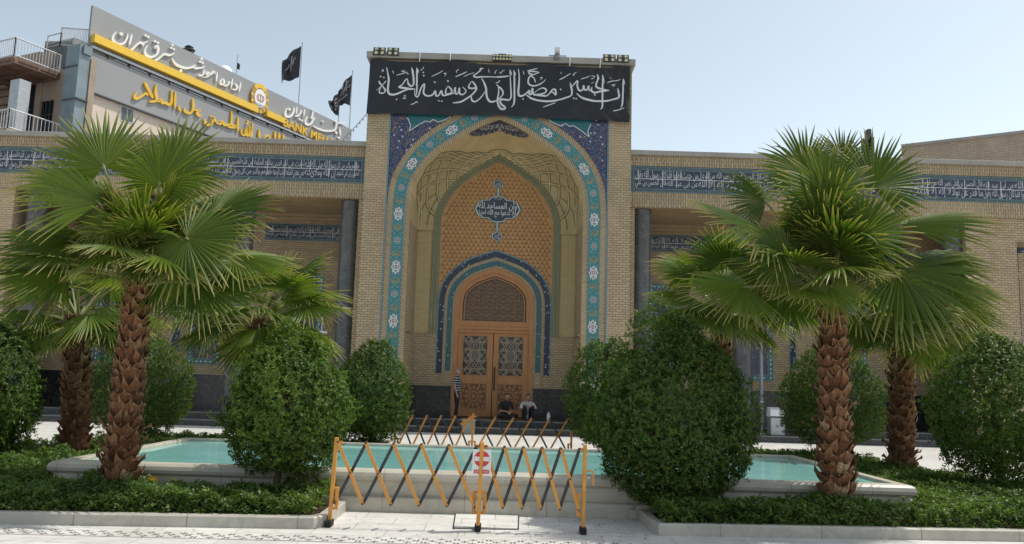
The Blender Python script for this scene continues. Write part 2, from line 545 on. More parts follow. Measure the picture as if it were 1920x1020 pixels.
def leafmat(name, lo, hi, tip=None, trans=.35, rough=.42, spec=.4):
    """u = a random number per leaf, v = distance along the leaf"""
    t = NT(name); sep = t.n("SeparateXYZ"); t.l(t.uv(), sep.inputs[0])
    c = t.ramp(sep.outputs[0], [(0.0, lo), (.8, hi), (1.0, tuple(min(1, x*1.3) for x in hi))])
    if not tip and rough > .45 and trans > .2 and lo[1] > lo[0]:      # the odd dead leaf
        c = t.mix(t.math('GREATER_THAN', t.noise(t.obj(), 34, 1), .70), c, (.16,.11,.045))
    if tip:
        c = t.mix(t.ramp(sep.outputs[1], [(.68, 0.0), (.88, .35), (1.0, .95)]), c, tip)
    t.base(c); t.set(rough, spec)
    tr = t.n("BsdfTranslucent"); t.l(t.mix(1.0, c, (1.5, 1.6, .55), 'MULTIPLY'), tr.inputs[0])
    ms = t.n("MixShader"); ms.inputs[0].default_value = trans
    t.l(t.b.outputs[0], ms.inputs[1]); t.l(tr.outputs[0], ms.inputs[2]); t.l(ms.outputs[0], t.o.inputs[0])
    return t.m
M['palm_leaf'] = leafmat('fan palm leaf', (.040,.080,.013), (.145,.200,.027), (.48,.37,.14), .34, .46, .2)
M['palm_dry'] = leafmat('fan palm dry leaf', (.30,.22,.10), (.42,.33,.16), None, .25, .7, .2)
M['petiole'] = plain('palm leaf stalk', (.20,.21,.07), .5, .4, var=.2)
M['leaf_citrus'] = leafmat('glossy shrub leaf', (.040,.086,.014), (.115,.185,.030), None, .30, .46, .25)
M['leaf_dark'] = leafmat('deep green shrub leaf', (.032,.074,.015), (.098,.162,.030), None, .28, .48, .22)
M['leaf_hedge'] = leafmat('low hedge leaf', (.048,.094,.024), (.130,.205,.045), None, .30, .46, .25)
M['bark'] = plain('shrub bark', (.12,.085,.055), .9, .2, var=.3, nscale=8, bump=.4)
def boots():
    """u = tone of one leaf base, v = from its foot (0) to its torn tip (1)"""
    t = NT('palm leaf bases'); sep = t.n("SeparateXYZ"); t.l(t.uv(), sep.inputs[0])
    c = t.ramp(sep.outputs[0], [(0.0, (.095,.042,.022)), (.5, (.22,.098,.047)), (.85, (.29,.16,.085)), (1.0, (.52,.38,.22))])
    c = t.mix(t.ramp(sep.outputs[1], [(.70, 0.0), (1.0, .55)]), c, (.42,.27,.15))
    c = t.mix(t.ramp(t.noise(t.mapping(t.obj(), sc=(1, 1, .22)), 34, 4), [(.38, 0.0), (.66, .65)]), c, (.065,.028,.015))
    t.base(c); t.bump(t.noise(t.mapping(t.obj(), sc=(1, 1, .3)), 55, 3), .6, .012)
    return t.set(.9, .2)
M['boots'] = boots()
M['soil'] = plain('dark planting soil', (.055,.040,.028), .95, .1, var=.3, nscale=6, bump=.5)
M['skin'] = plain('skin', (.42,.24,.16), .5, .4, var=.08)
M['hair_grey'] = plain('grey hair', (.30,.28,.26), .7, .3)
M['hair_black'] = plain('black hair', (.014,.012,.011), .6, .4)
M['trousers'] = cloth('black trousers', (.018,.018,.021), .8, .1, .3)
M['shirt_white'] = cloth('white shirt', (.52,.52,.50), .8, .1, .3)
M['shirt_dark'] = cloth('dark shirt', (.022,.023,.025), .8, .1, .3)
def stripes():
    t = NT('striped shirt'); sep = t.n("SeparateXYZ"); t.l(t.obj(), sep.inputs[0])
    f = t.math('LESS_THAN', t.math('PINGPONG', t.math('MULTIPLY', sep.outputs[2], 1.0), .042), .015)
    t.base(t.mix(f, (.028,.034,.05), (.40,.42,.45)))
    return t.set(.8, .3)
M['shirt_stripe'] = stripes()
M['shoe'] = plain('black shoe', (.018,.016,.015), .5, .4)
# ------------------------------------------------------------------ ground, paving, water
g = MB(); g.box(-400, 400, -90, 700, -1.0, -.05)
tag(g.build('ground', M['soil']), None, None, kind='structure')
g = MB(); g.box(-45, 45, -45, 14, -.049, 0)
tag(g.build('pavement', M['paving']), None, None, kind='structure')

# perforated marble drain strip in front of the planters
def strip():
    mb = MB(); rnd = random.Random(4)
    def yl(x): return -18.86 + .045*(x-.2)*.5
    x = -9.0
    mb.quad((-9, yl(-9)-.30, .004), (9, yl(9)-.30, .004), (9, yl(9)+.02, .004), (-9, yl(-9)+.02, .004), 0)
    k = 0
    while x < 9:
        for r in range(3):
            y = yl(x)-.05-.095*r
            xx = x+(.085 if r % 2 else 0)
            for a in (0, pi/2, pi, 3*pi/2):       # four petal holes, drawn as flat grey patches on the strip
                a += pi/4 if (k+r) % 2 else 0
                cx, cy = xx+.027*cos(a), y+.027*sin(a)
                pts = []
                for q in range(6):
                    b = 2*pi*q/6
                    ex, ey = .021*cos(b), .0105*sin(b)
                    pts.append((cx+ex*cos(a)-ey*sin(a), cy+ex*sin(a)+ey*cos(a), .008))
                mb.poly(pts, 1)
        x += .17; k += 1
    return mb
dk = plain('drain hole slot', (.05,.048,.045), .9, .2)
dk2 = plain('grey drain hole', (.17,.16,.15), .9, .2)
tag(strip().build('drain_strip', [M['paving'], dk2]), None, None, kind='structure')

# hatch in the paving behind the middle barrier post
hat = empty('access_hatch', (.22, -18.0, 0), 'square marble access hatch with dark gaps sunk in the paving under the barrier', 'hatch')
a, b, c, d = atZ(848, 992, 0), atZ(973, 994, 0), atZ(974, 963, 0), atZ(853, 961, 0)
mb = MB(); mb.poly([(p.x, p.y, .004) for p in (a, b, c, d)])
mb.build('frame', dk, hat)
cc = (a+b+c+d)/4
mb = MB(); q = [cc+(p-cc)*.955 for p in (a, b, c, d)]
lift = (.03, .014, .012, .012)
mb.add([(p.x, p.y, .0) for p in q]+[(p.x, p.y, z) for p, z in zip(q, lift)], [(4,5,6,7),(0,1,5,4),(1,2,6,5),(2,3,7,6),(3,0,4,7)])
mb.build('slab', M['paving'], hat)

# ------------------------------------------------------------------ pool
PX0, PX1, PY0, PY1, PZ = -5.3, 5.75, -17.1, -12.75, .52
pool = empty('fountain_pool', ((PX0+PX1)/2, (PY0+PY1)/2, 0), 'long low marble pool with rounded rim full of pale turquoise water', 'pool')
def pool_wall():
    mb = MB()
    prof = [(-.10, 0.0), (-.10, .17), (-.085, .185), (-.02, .19), (-.02, .205), (-.01, .21), (-.01, .36), (-.03, .375), (-.065, .40), (-.075, .44), (-.06, .485), (-.025, .513), (.02, PZ), (.14, PZ), (.15, .50), (.15, .30)]
    cs = [(PX0, PY0), (PX1, PY0), (PX1, PY1), (PX0, PY1)]
    sx = [(-1, -1), (1, -1), (1, 1), (-1, 1)]
    rings = []
    for (x, y), (ax, ay) in zip(cs, sx):
        rings.append([(x-ax*o, y-ay*o, z) for o, z in prof])
    n = len(prof)
    for i in range(4):
        j = (i+1) % 4
        for k in range(n-1):
            mb.quad(rings[i][k], rings[j][k], rings[j][k+1], rings[i][k+1])
    return mb
pool_wall().build('basin', M['pool_stone'], pool)
mb = MB(); mb.quad((PX0+.14, PY0+.14, .30), (PX1-.14, PY0+.14, .30), (PX1-.14, PY1-.14, .30), (PX0+.14, PY1-.14, .30))
mb.build('pool_floor', M['teal_plain'], pool)
mb = MB()
mb.quad((PX0+.14, PY0+.14, .475), (PX1-.14, PY0+.14, .475), (PX1-.14, PY1-.14, .475), (PX0+.14, PY1-.14, .475))
tag(mb.build('water', M['water']), None, None, kind='structure')

# ------------------------------------------------------------------ planter beds: kerb stones and soil
def bed(poly, inner, label):
    root = empty('planter_kerb', (poly[0][0], poly[0][1], 0), label, 'kerb')
    mb = MB()
    # kerb profile swept along the outline (open polyline)
    h, w, bv = .135, .13, .018
    pts = [V((x, y, 0)) for x, y in poly]
    rows = []
    for i, p in enumerate(pts):
        d0 = (p-pts[i-1]).normalized() if i > 0 else None
        d1 = (pts[i+1]-p).normalized() if i < len(pts)-1 else None
        n0 = V((-d0.y, d0.x, 0)) if d0 else None; n1 = V((-d1.y, d1.x, 0)) if d1 else None
        n = (n0 or n1) if not (n0 and n1) else (n0+n1).normalized()/max(.3, (n0+n1).normalized().dot(n1))
        rows.append([p, p+V((0,0,h-bv)), p+n*bv+V((0,0,h)), p+n*(w-bv)+V((0,0,h)), p+n*w+V((0,0,h-bv)), p+n*w])
    for i in range(len(rows)-1):
        for k in range(5):
            mb.quad(rows[i][k], rows[i+1][k], rows[i+1][k+1], rows[i][k+1])
    mb.poly(rows[0][::-1]); mb.poly(rows[-1])
    mb.build('kerb', M['kerb'], root)
    sb = MB(); sb.poly([(x, y, .09) for x, y in inner])
    sb.build('soil_bed', M['soil'], root)
    return root
BED_L = [(-9.6, -19.10), (-1.62, -18.50), (-1.50, -18.28), (-1.50, -17.26)]
BED_R = [(2.22, -17.26), (2.22, -17.9), (2.28, -18.30), (9.8, -17.80)]
bed(BED_L, [(-9.5, -18.95), (-1.75, -18.36), (-1.62, -17.2), (-5.42, -17.2), (-5.42, -12.6), (-1.6, -12.6), (-1.6, -9.6), (-7.4, -9.6), (-8.2, -13), (-9.5, -18.5)],
    'pale stone kerb edging the planting bed left of the barrier')
bed(BED_R, [(2.34, -17.2), (2.4, -18.15), (9.7, -17.68), (9.7, -17.0), (8.3, -13), (8.0, -9.3), (2.4, -9.3), (2.4, -12.6), (5.87, -12.6), (5.87, -17.2)],
    'pale stone kerb edging the planting bed right of the barrier')

# fallen leaves and specks on the paving near the beds
mb = MB(); rnd = random.Random(9)
for k in range(150):
    if k % 3 == 0: x, y = rnd.uniform(-1.4, 2.2), rnd.uniform(-18.5, -17.35)
    elif k % 3 == 1: x, y = rnd.uniform(-5.5, 6.5), rnd.gauss(-18.85, .18)
    else: x, y = rnd.uniform(1.0, 2.15), rnd.uniform(-18.6, -17.3)
    if y > -18.75 and not (-1.4 < x < 2.15): y = -18.95+rnd.uniform(-.1, .05)-.01*abs(x)
    a = rnd.uniform(0, 2*pi); L = rnd.uniform(.010, .030); W = L*.35
    d = V((cos(a), sin(a), 0)); s_ = V((-sin(a), cos(a), 0)); p = V((x, y, .012))
    mb.poly([p-d*L, p+s_*W+V((0, 0, .004)), p+d*L+V((0, 0, .006)), p-s_*W], k % 2)
tag(mb.build('fallen_leaves', [plain('dry leaf', (.20,.13,.06), .8), plain('dull green leaf', (.09,.11,.04), .8)]), 'scattered dry leaves and specks on the pale paving', 'leaves', None, 'stuff')
# ------------------------------------------------------------------ mosque: portal, niche, arcades
mosque = empty('mosque', (0, 0, 0), 'buff brick mosque front with tall tiled arch portal and columned arcades either side', 'mosque')
FZ = .38                                   # platform level

def mirror(half):
    """half: [(x>=0,z)] from springing up to the apex -> full path left to right"""
    L = [(-x, z) for x, z in half]
    return L + [(x, z) for x, z in half[::-1]][1:]
def smooth(pts, n=6):
    out = []
    for i in range(len(pts)-1):
        p0 = pts[max(i-1, 0)]; p1 = pts[i]; p2 = pts[i+1]; p3 = pts[min(i+2, len(pts)-1)]
        for k in range(n):
            t = k/n
            out.append(tuple(.5*((2*b)+(-a+c)*t+(2*a-5*b+4*c-d)*t*t+(-a+3*b-3*c+d)*t**3) for a, b, c, d in zip(p0, p1, p2, p3)))
    out.append(pts[-1]); return out
def offset(half, d):
    """outward offset of a half profile (ends on x=0 with a mitre)"""
    P = [V((x, z)) for x, z in half]; out = []
    for i, p in enumerate(P):
        a = P[max(i-1, 0)]; b = P[min(i+1, len(P)-1)]
        t = (b-a).normalized(); nn = V((t.y, -t.x))
        if nn.x < 0 or (nn.x < .2 and nn.y < 0): nn = -nn
        q = p+nn*d
        out.append(q)
    t = (P[-1]-P[-2]).normalized(); nn = V((t.y, -t.x))
    if nn.y < 0: nn = -nn
    apex = P[-1].y + d/max(.3, nn.y)
    out[-1] = V((0, apex))
    if d < 0: out = [q for q in out[:-1] if q.x > .02 and q.y < apex]+[out[-1]]
    return [(q.x, q.y) for q in out]
def resample(path, n):
    P = [V(p) for p in path]; L = [0]
    for i in range(1, len(P)): L.append(L[-1]+(P[i]-P[i-1]).length)
    out = []; j = 0
    for k in range(n):
        s = L[-1]*k/(n-1)
        while j < len(L)-2 and L[j+1] < s: j += 1
        t = (s-L[j])/max(1e-9, L[j+1]-L[j])
        out.append(P[j].lerp(P[j+1], min(1, max(0, t))))
    return out
def band(mb, half, d0, d1, y, zb, m=0, th=0.0, n=240, ucount=None):
    """flat tiled band following an arch between two offsets, down to height zb; u along, v across"""
    a = [(half[0][0]+d0, zb)] + offset(half, d0); b = [(half[0][0]+d1, zb)] + offset(half, d1)
    A = resample(mirror(a), n); B = resample(mirror(b), n)
    u = 0
    for i in range(n-1):
        du = ((A[i+1]-A[i]).length+(B[i+1]-B[i]).length)/2
        w0, w1 = (B[i]-A[i]).length, (B[i+1]-A[i+1]).length
        P = [(A[i].x, y, A[i].y), (A[i+1].x, y, A[i+1].y), (B[i+1].x, y, B[i+1].y), (B[i].x, y, B[i].y)]
        mb.quad(*P, m=m, uv=[(u, 0), (u+du, 0), (u+du, w1), (u, w0)])
        u += du
    if th:
        for (C) in (A, B):
            for i in range(n-1):
                mb.quad((C[i].x, y, C[i].y), (C[i+1].x, y, C[i+1].y), (C[i+1].x, y+th, C[i+1].y), (C[i].x, y+th, C[i].y), m)

ARC = smooth([(3.19, 6.6), (3.19, 7.3), (3.175, 7.92), (3.10, 8.43), (2.90, 8.91), (2.58, 9.38), (2.14, 9.81), (1.60, 10.19), (1.09, 10.53), (.56, 10.82), (0, 11.06)])
OPEN = offset(ARC, -.20)                   # edge of the opening
SPX = 3.81; SPZ = 11.7
# -- front wall: piers and head
mb = MB()
for s in (-1, 1):
    x0, x1 = sorted((s*3.87, s*4.65))
    mb.box(x0, x1, 0, 2.2, FZ-.01, 12.9)
    x0, x1 = sorted((s*4.65, s*4.86))
    mb.box(x0, x1, .37, 2.2, FZ-.01, 7.9)
mb.box(-3.87, 3.87, 0, 2.2, SPZ, 12.9)
# back of the spandrel so the wall is solid: strips above the arch
O = resample(mirror([(OPEN[0][0], FZ)]+OPEN), 160)
for i in range(len(O)-1):
    if abs(O[i+1].x-O[i].x) < 1e-5: continue
    mb.quad((O[i].x, 1.2, O[i].y), (O[i+1].x, 1.2, O[i+1].y), (O[i+1].x, 1.2, SPZ), (O[i].x, 1.2, SPZ))
mb.box(-4.65, 4.65, 2.2, 6.0, 11.9, 12.9); mb.box(-4.65, 4.65, 2.75, 3.0, .1, 11.9)
for s in (-1, 1):
    x0, x1 = sorted((s*4.65, s*4.0)); mb.box(x0, x1, 2.2, 6.0, 7.0, 12.9)
mb.build('portal_wall', M['brick'], mosque)
mb = MB(); mb.bbox(-4.78, 4.76, -.13, 6.1, 12.93, 13.16, .015)
mb.build('cornice', M['stone_cap'], mosque)
# -- thin edging line + brick ring + inner ring
for s in (-1, 1):
    mb = MB(); x0, x1 = sorted((s*3.81, s*3.868)); mb.box(x0, x1, -.012, .05, FZ, SPZ)
    mb.build('edging_strip', M['blue_line'], mosque)
mb = MB()
band(mb, ARC, .41, .615, -.002, 1.5, 0, n=260)
band(mb, ARC, -.20, -.0, -.004, 1.5, 0, n=260)
for s in (-1, 1):
    x0, x1 = sorted((s*2.985, s*3.808)); mb.box(x0, x1, 0, .4, FZ-.01, 1.5)
mb.build('brick_ring', M['brick_ring'], mosque)
# -- spandrels
mb = MB()
OUT = resample(mirror([(ARC[0][0]+.605, FZ)]+offset(ARC, .605)), 200)
for i in range(len(OUT)-1):
    a, b = OUT[i], OUT[i+1]
    if abs(a.x-b.x) < 1e-4 or abs(a.x) > SPX+.01: continue
    mb.quad((a.x, .006, a.y), (b.x, .006, b.y), (b.x, .006, SPZ), (a.x, .006, SPZ))
mb.build('spandrel_tile', M['tile_navy'], mosque)
# large turquoise cloud cartouche at the top of each spandrel
TEALD = arabesque('deep teal arabesque tile', (.015,.12,.14), (.03,.22,.22), (.008,.05,.07), (.03,.10,.13), (.3,.36,.33), s=9.0, fl=.08)
cl = [(765,222),(770,236),(767,246),(785,234),(798,227),(806,229),(812,224),(822,229),(836,224),(846,218)]
for s in (1, -1):
    mb = MB(); P = []
    for x, y in cl:
        p = atY(x, y, 0); P.append((abs(p.x)*(-s), -.004, p.z))
    Q = P+[(P[-1][0], -.004, 11.1), (P[0][0], -.004, 11.1)]
    mb.poly(Q if s > 0 else Q[::-1], 0)
    for i in range(len(P)-1): mb.bar((P[i][0], -.008, P[i][2]), (P[i+1][0], -.008, P[i+1][2]), .03, .006, (0, -1, 0), 1)
    mb.build('spandrel_medallion', [TEALD, M['tile_white']], mosque)
# -- turquoise band with medallions
mb = MB()
band(mb, ARC, 0, .41, -.010, 1.5, 0, n=300)
band(mb, ARC, -.004, .022, -.014, 1.5, 1, n=300)
band(mb, ARC, .388, .414, -.014, 1.5, 1, n=300)
MID = resample(mirror([(ARC[0][0]+.205, 1.5)]+offset(ARC, .205)), 900)
SEG = [0]
for i in range(1, 900): SEG.append(SEG[-1]+(MID[i]-MID[i-1]).length)
TOT = SEG[-1]
def at_s(s):
    s = min(max(s, 0), TOT-1e-4)
    i = int(np.searchsorted(SEG, s))-1; i = max(0, min(898, i))
    t = (MID[i+1]-MID[i]).normalized()
    return MID[i].lerp(MID[i+1], (s-SEG[i])/max(1e-9, SEG[i+1]-SEG[i])), t
def lobed(c, t, rx, ry, n, amp, y, m, ph=0, k=48):
    """lobed medallion: rx across the band, ry along it"""
    nn = V((-t.y, t.x)); pts = []
    for i in range(k):
        a = 2*pi*i/k; r = 1-amp*(.5+.5*cos(n*(a-ph)))
        q = c+nn*(rx*r*cos(a))+t*(ry*r*sin(a))
        pts.append((q.x, y, q.y))
    mb.poly(pts, m)
per = 1.86
# white cartouches at z = 3.25, 5.1 ... on the upright; phase from the springing up
s0 = 3.62-1.5
k = -4
rnd = random.Random(2)
for half in (0, 1):
    for j in range(0, 33):
        s = (s0-1.86)+j*per/4
        if s < .15 or s > TOT/2-.12: continue
        ss = s if half == 0 else TOT-s
        c, t = at_s(ss)
        typ = j % 4
        if typ == 0:
            lobed(c, t, .165, .25, 8, .22, -.017, 2, pi/8); lobed(c, t, .122, .190, 8, .25, -.019, 8, pi/8)
            lobed(c, t, .112, .175, 4, .62, -.021, 2, 0); lobed(c, t, .085, .13, 4, .65, -.022, 2, pi/4); lobed(c, t, .05, .085, 4, .3, -.023, 5); lobed(c, t, .022, .035, 4, .3, -.025, 2)
        elif typ == 2:
            lobed(c, t, .125, .125, 8, .30, -.017, 2); lobed(c, t, .105, .105, 8, .30, -.019, 4)
            lobed(c, t, .07, .07, 8, .35, -.021, 2); lobed(c, t, .04, .04, 8, .2, -.023, 5)
        else:
            lobed(c, t, .16, .125, 6, .30, -.017, 3); lobed(c, t, .138, .105, 6, .30, -.019, 6)
            nn = V((-t.y, t.x))
            up = t if half == 0 else -t
            side = V((up.y, -up.x))
            for q in range(4):                      # gold writing inside
                a0 = -.085+.05*q; zz = .05 if q % 2 else .03
                p0 = c+side*a0-up*.045; p1 = c+side*(a0+.02)+up*zz
                mb.bar((p0.x, -.021, p0.y), (p1.x, -.021, p1.y), .014, .004, (0, -1, 0), 3)
            p0 = c-side*.10-up*.05; p1 = c+side*.10-up*.04
            mb.bar((p0.x, -.022, p0.y), (p1.x, -.022, p1.y), .015, .004, (0, -1, 0), 3)
        # buds between
        for e in (-.10, .10):
            c2, t2 = at_s(ss+per/8); nn = V((-t2.y, t2.x)); q = c2+nn*e
            lobed(q, t2, .028, .04, 4, .2, -.017, 7, k=16); lobed(q, t2, .016, .022, 4, .2, -.019, 2, k=12)
mb.build('arch_band', [M['tile_teal'], M['blue_line'], M['tile_white'], M['tile_gold'], M['navy_plain'], M['tile_red'], M['teal_plain'], M['navy_plain'], plain('brown glaze', (.10,.055,.05), .4)], mosque)

# -- niche: reveals, back wall, vault
YB = 2.3
PAT = smooth([(2.10, 6.4), (2.10, 7.2), (2.10, 7.62), (2.03, 7.95), (1.90, 8.28), (1.64, 8.70), (1.35, 9.03), (1.0, 9.28), (.57, 9.57), (0, 9.92)])
CRN = smooth([(2.97, 6.6), (2.97, 7.3), (2.955, 7.92), (2.88, 8.43), (2.70, 8.91), (2.40, 9.38), (2.0, 9.81), (1.50, 10.17), (1.0, 10.46), (.50, 10.70), (0, 10.9)])
NT_, NS_ = 96, 28
SPR = 7.2
def above(half):
    h = [p for p in half if p[1] >= SPR-1e-6]
    return mirror([(half[0][0], SPR)]+h)
Fp, Cp, Bp = resample(above(OPEN), NT_+1), resample(above(CRN), NT_+1), resample(above([(PAT[0][0]+.28, PAT[0][1])]+offset(PAT, .28)), NT_+1)
def S(t, s, off=0.0):
    """point on the vault: t along the arch 0..1, s from the front edge 0 to the back panel 1"""
    f = t*NT_; i = min(NT_-1, int(f)); g = f-i
    F, C, B = Fp[i].lerp(Fp[i+1], g), Cp[i].lerp(Cp[i+1], g), Bp[i].lerp(Bp[i+1], g)
    h = sin(pi*t)                           # 0 at the springing, 1 at the apex
    yc = YB*(1-.30*h*h)
    w = 1+9*max(0, 1-h*1.6)**2
    b0, b1, b2 = (1-s)**2, 2*s*(1-s)*w, s*s
    d = b0+b1+b2
    P = V(((b0*F.x+b1*C.x+b2*B.x)/d, (b1*yc+b2*YB)/d, (b0*F.y+b1*C.y+b2*B.y)/d))
    if off:
        e = 1e-3
        a = S(min(1, t+e), s)-S(max(0, t-e), s); c = S(t, min(1, s+e))-S(t, max(0, s-e))
        n = a.cross(c)
        if n.length > 0:
            n.normalize()
            if n.y > 0 or (abs(n.y) < .05 and n.z > 0): n = -n
            P = P+n*off
    return P
mb = MB()
def smin(t): return .12+.78*max(0, (sin(pi*min(1, max(0, t)))-.78)/.22)**.9
vl = [0]
for i in range(NT_): vl.append(vl[-1]+(Cp[i+1]-Cp[i]).length)
for i in range(NT_):
    for k in range(NS_):
        a, b, c, d = S(i/NT_, k/NS_), S((i+1)/NT_, k/NS_), S((i+1)/NT_, (k+1)/NS_), S(i/NT_, (k+1)/NS_)
        tm = (i+.5)/NT_
        m = 1 if ((k+.5)/NS_ < smin(tm) and abs(tm-.5) < .42) else 0
        mb.quad(a, d, c, b, m, uv=[(k*.1, vl[i]), ((k+1)*.1, vl[i]), ((k+1)*.1, vl[i+1]), (k*.1, vl[i+1])])
mb.build('vault', [M['brick_fine'], M['plaster']], mosque, smooth=True)
# vault ribs
mb = MB()
def vrib(path, r, m=0, off=.012):
    pts = [S(min(1, max(0, t)), min(1, max(0, s)), off) for t, s in path]
    mb.tube(pts, r, 6, m)
N_R = 12
for k in range(N_R+1):
    t0 = .10+.80*k/N_R
    for sg in (-1, 1):
        path = []
        for q in range(13):
            g_ = q/12
            t = t0+sg*.16*g_
            if .06 <= t <= .94: path.append((t, smin(t)+(1-smin(t))*g_))
        if len(path) > 2:
            vrib([(t-.0065, s) for t, s in path], .013, 0); vrib([(t+.0065, s) for t, s in path], .013, 0); vrib(path, .026, 1)
for k in range(N_R):                         # zigzag edge of the net, and the inset diamonds
    t0 = .10+.80*k/N_R; dt = .80/N_R
    vrib([(t0, smin(t0)), (t0+dt/2, smin(t0+dt/2)-.05), (t0+dt, smin(t0+dt))], .018, 0)
    for row, g_ in enumerate((.2, .45, .7)):
        tc = t0+dt/2+(.5*dt if row % 2 else 0); s = smin(tc)+(1-smin(tc))*g_
        if .12 < tc < .88:
            c = S(tc, s, .016); a = S(tc+.006, s, .016)-c; b = S(tc, s+.02, .016)-c
            mb.add([c+a, c+b, c-a, c-b], [(0, 1, 2, 3)], 0)
for e in (0, 1):                             # long side ribs framing the yellow panels
    f = (lambda t: t) if e == 0 else (lambda t: 1-t)
    vrib([(f(.005+.16*q/10), .50+.36*(q/10)**.8) for q in range(11)], .018, 0)
    vrib([(f(.005+.20*q/10), .42+.05*q/10) for q in range(11)], .02, 1)
    vrib([(f(.02+.14*q/10), .96-.02*q/10) for q in range(11)], .02, 0)
mb.build('vault_rib', [M['rib'], M['ochre_line']], mosque)
# sunburst tile at the crown of the vault
mb = MB()
def sp(r, a, off):                           # half disc in (t, s)
    return S(.5+.115*r*cos(a), .02+.36*r*sin(a), off)
for i in range(28):
    a0, a1 = pi*i/28, pi*(i+1)/28
    for r0, r1 in ((0, .35), (.35, .7), (.7, .97)):
        mb.quad(sp(r0, a0, .02), sp(r1, a0, .02), sp(r1, a1, .02), sp(r0, a1, .02), 0)
for row, (r0, r1, n) in enumerate(((.30, .50, 8), (.46, .70, 10), (.66, 1.05, 13))):
    for i in range(n):
        ac = pi*(i+.5)/n; w = pi/n*.46
        def petal(k, off, m):
            rc, h = (r0+r1)/2, (r1-r0)/2*k
            P = [sp(rc-h, ac, off), sp(rc, ac-w*k, off), sp(rc+h*.6, ac-w*k*.7, off), sp(rc+h, ac, off), sp(rc+h*.6, ac+w*k*.7, off), sp(rc, ac+w*k, off)]
            mb.poly(P, m)
        if row < 2: petal(.8, .024, 1); petal(.35, .027, 0)
        else: petal(1.0, .024, 2); petal(.88, .027, 0); petal(.30, .030, 1)
mb.build('sunburst_tile', [plain('deep blue vault tile', (.014,.028,.10), .3), M['tile_white'], plain('pale tile outline', (.36,.38,.44), .4)], mosque)

# back wall below the springing, side reveals
for s in (-1, 1):
    mb = MB(); z0 = 3.36
    mb.quad((s*2.985, 0, z0), (s*2.95, YB+.04, z0), (s*2.95, YB+.04, SPR), (s*2.985, 0, SPR), 0)
    mb.quad((s*2.95, YB+.04, z0), (s*2.36, YB+.04, z0), (s*2.36, YB+.04, SPR), (s*2.95, YB+.04, SPR), 1)
    mb.build('niche_panel', [M['brick'], M['brick_fine']], mosque)
for s in (-1, 1):                            # lower walls, standing 5 cm proud, with a moulded ledge
    mb = MB(); mb.quad((s*2.985, 0, FZ), (s*2.90, YB-.02, FZ), (s*2.90, YB-.02, 3.30), (s*2.985, 0, 3.30))
    x0, x1 = sorted((s*2.90, s*1.478)); mb.box(x0, x1, YB-.02, YB+.5, FZ, 3.30)
    mb.build('niche_wall', M['brick'], mosque)
for s in (-1, 1):
    mb = MB(); x0, x1 = sorted((s*2.95, s*2.10)); mb.box(x0, x1, YB-.05, YB+.1, 3.30, 3.37)
    mb.obox((s*2.935, YB/2, 3.335), (.03, 0, 0), (s*.0, YB/2, 0), (0, 0, .035))
    mb.build('ledge', M['brick_ring'], mosque)
# terracotta panel with three-armed pattern
DOOR = smooth([(1.475, 3.6), (1.475, 4.2), (1.47, 4.5), (1.44, 4.79), (1.335, 5.08), (1.11, 5.34), (.81, 5.57), (.38, 5.745), (0, 5.87)])
mb = MB()
Pp = resample(above(PAT), 80)
CUT = resample(mirror([(1.60, 3.3)]+[q for q in offset(DOOR, .12) if q[1] > 3.3]), 121)
for i in range(120):                         # wall strips above the door arch, so the arch stays open
    a, b = CUT[i], CUT[i+1]
    if abs(a.x-b.x) < 1e-5: continue
    def top_of(x):
        for p, q in zip(Pp[:-1], Pp[1:]):
            if p.x <= x <= q.x and q.x > p.x: return p.y+(q.y-p.y)*(x-p.x)/(q.x-p.x)
        return SPR
    mb.quad((a.x, YB, a.y), (b.x, YB, b.y), (b.x, YB, top_of(b.x)), (a.x, YB, top_of(a.x)))
for s in (-1, 1):
    Q = [p for p in Pp if p.x*s > 1.595]; Q = Q if s > 0 else Q[::-1]
    mb.poly([(s*1.595, YB, 3.3), (s*2.1, YB, 3.3)]+[(p.x, YB, p.y) for p in Q[::-1]]+[(s*1.595, YB, top_of(s*1.595))])
mb.build('pattern_panel', M['terracotta'], mosque)
patpoly = [(p.x, p.y) for p in Pp]
def inside(x, z, poly):
    c = False; j = len(poly)-1
    for i in range(len(poly)):
        if ((poly[i][1] > z) != (poly[j][1] > z)) and x < (poly[j][0]-poly[i][0])*(z-poly[i][1])/(poly[j][1]-poly[i][1])+poly[i][0]: c = not c
        j = i
    return c
dpoly = [(p.x, p.y) for p in resample(mirror([(2.09, 2)]+offset(DOOR, .62)), 80)]
fullpat = [(-2.08, 3.4)]+[(x*.985, z) for x, z in patpoly]+[(2.08, 3.4)]
mb = MB(); pitch = .172
for r in range(-2, 48):
    for c_ in range(-14, 15):
        x = c_*pitch+(pitch/2 if r % 2 else 0); z = 4.0+r*pitch*.866
        if not inside(x, z, fullpat) or inside(x, z, dpoly): continue
        if not inside(x*1.04, z+.1, fullpat): continue
        for a in (pi/2, pi/2+2*pi/3, pi/2+4*pi/3):
            e = (x+.076*cos(a), z+.076*sin(a)); mb_ = (.5*(x+e[0]), .5*(z+e[1]))
            n = (-sin(a)*.0105, cos(a)*.0105)
            mb.quad((x-n[0], YB-.004, z-n[1]), (e[0]-n[0], YB-.004, e[1]-n[1]), (e[0]+n[0], YB-.004, e[1]+n[1]), (x+n[0], YB-.004, z+n[1]))
mb.build('pattern_inlay', M['terra_dark'], mosque)
# green edged brick frame round the panel
mb = MB(); band(mb, PAT, 0.0, .28, YB-.012, 3.37, 0, n=200); band(mb, PAT, .12, .16, YB-.02, 3.37, 1, n=200)
mb.build('panel_frame', [M['brick_green'], M['rib']], mosque)
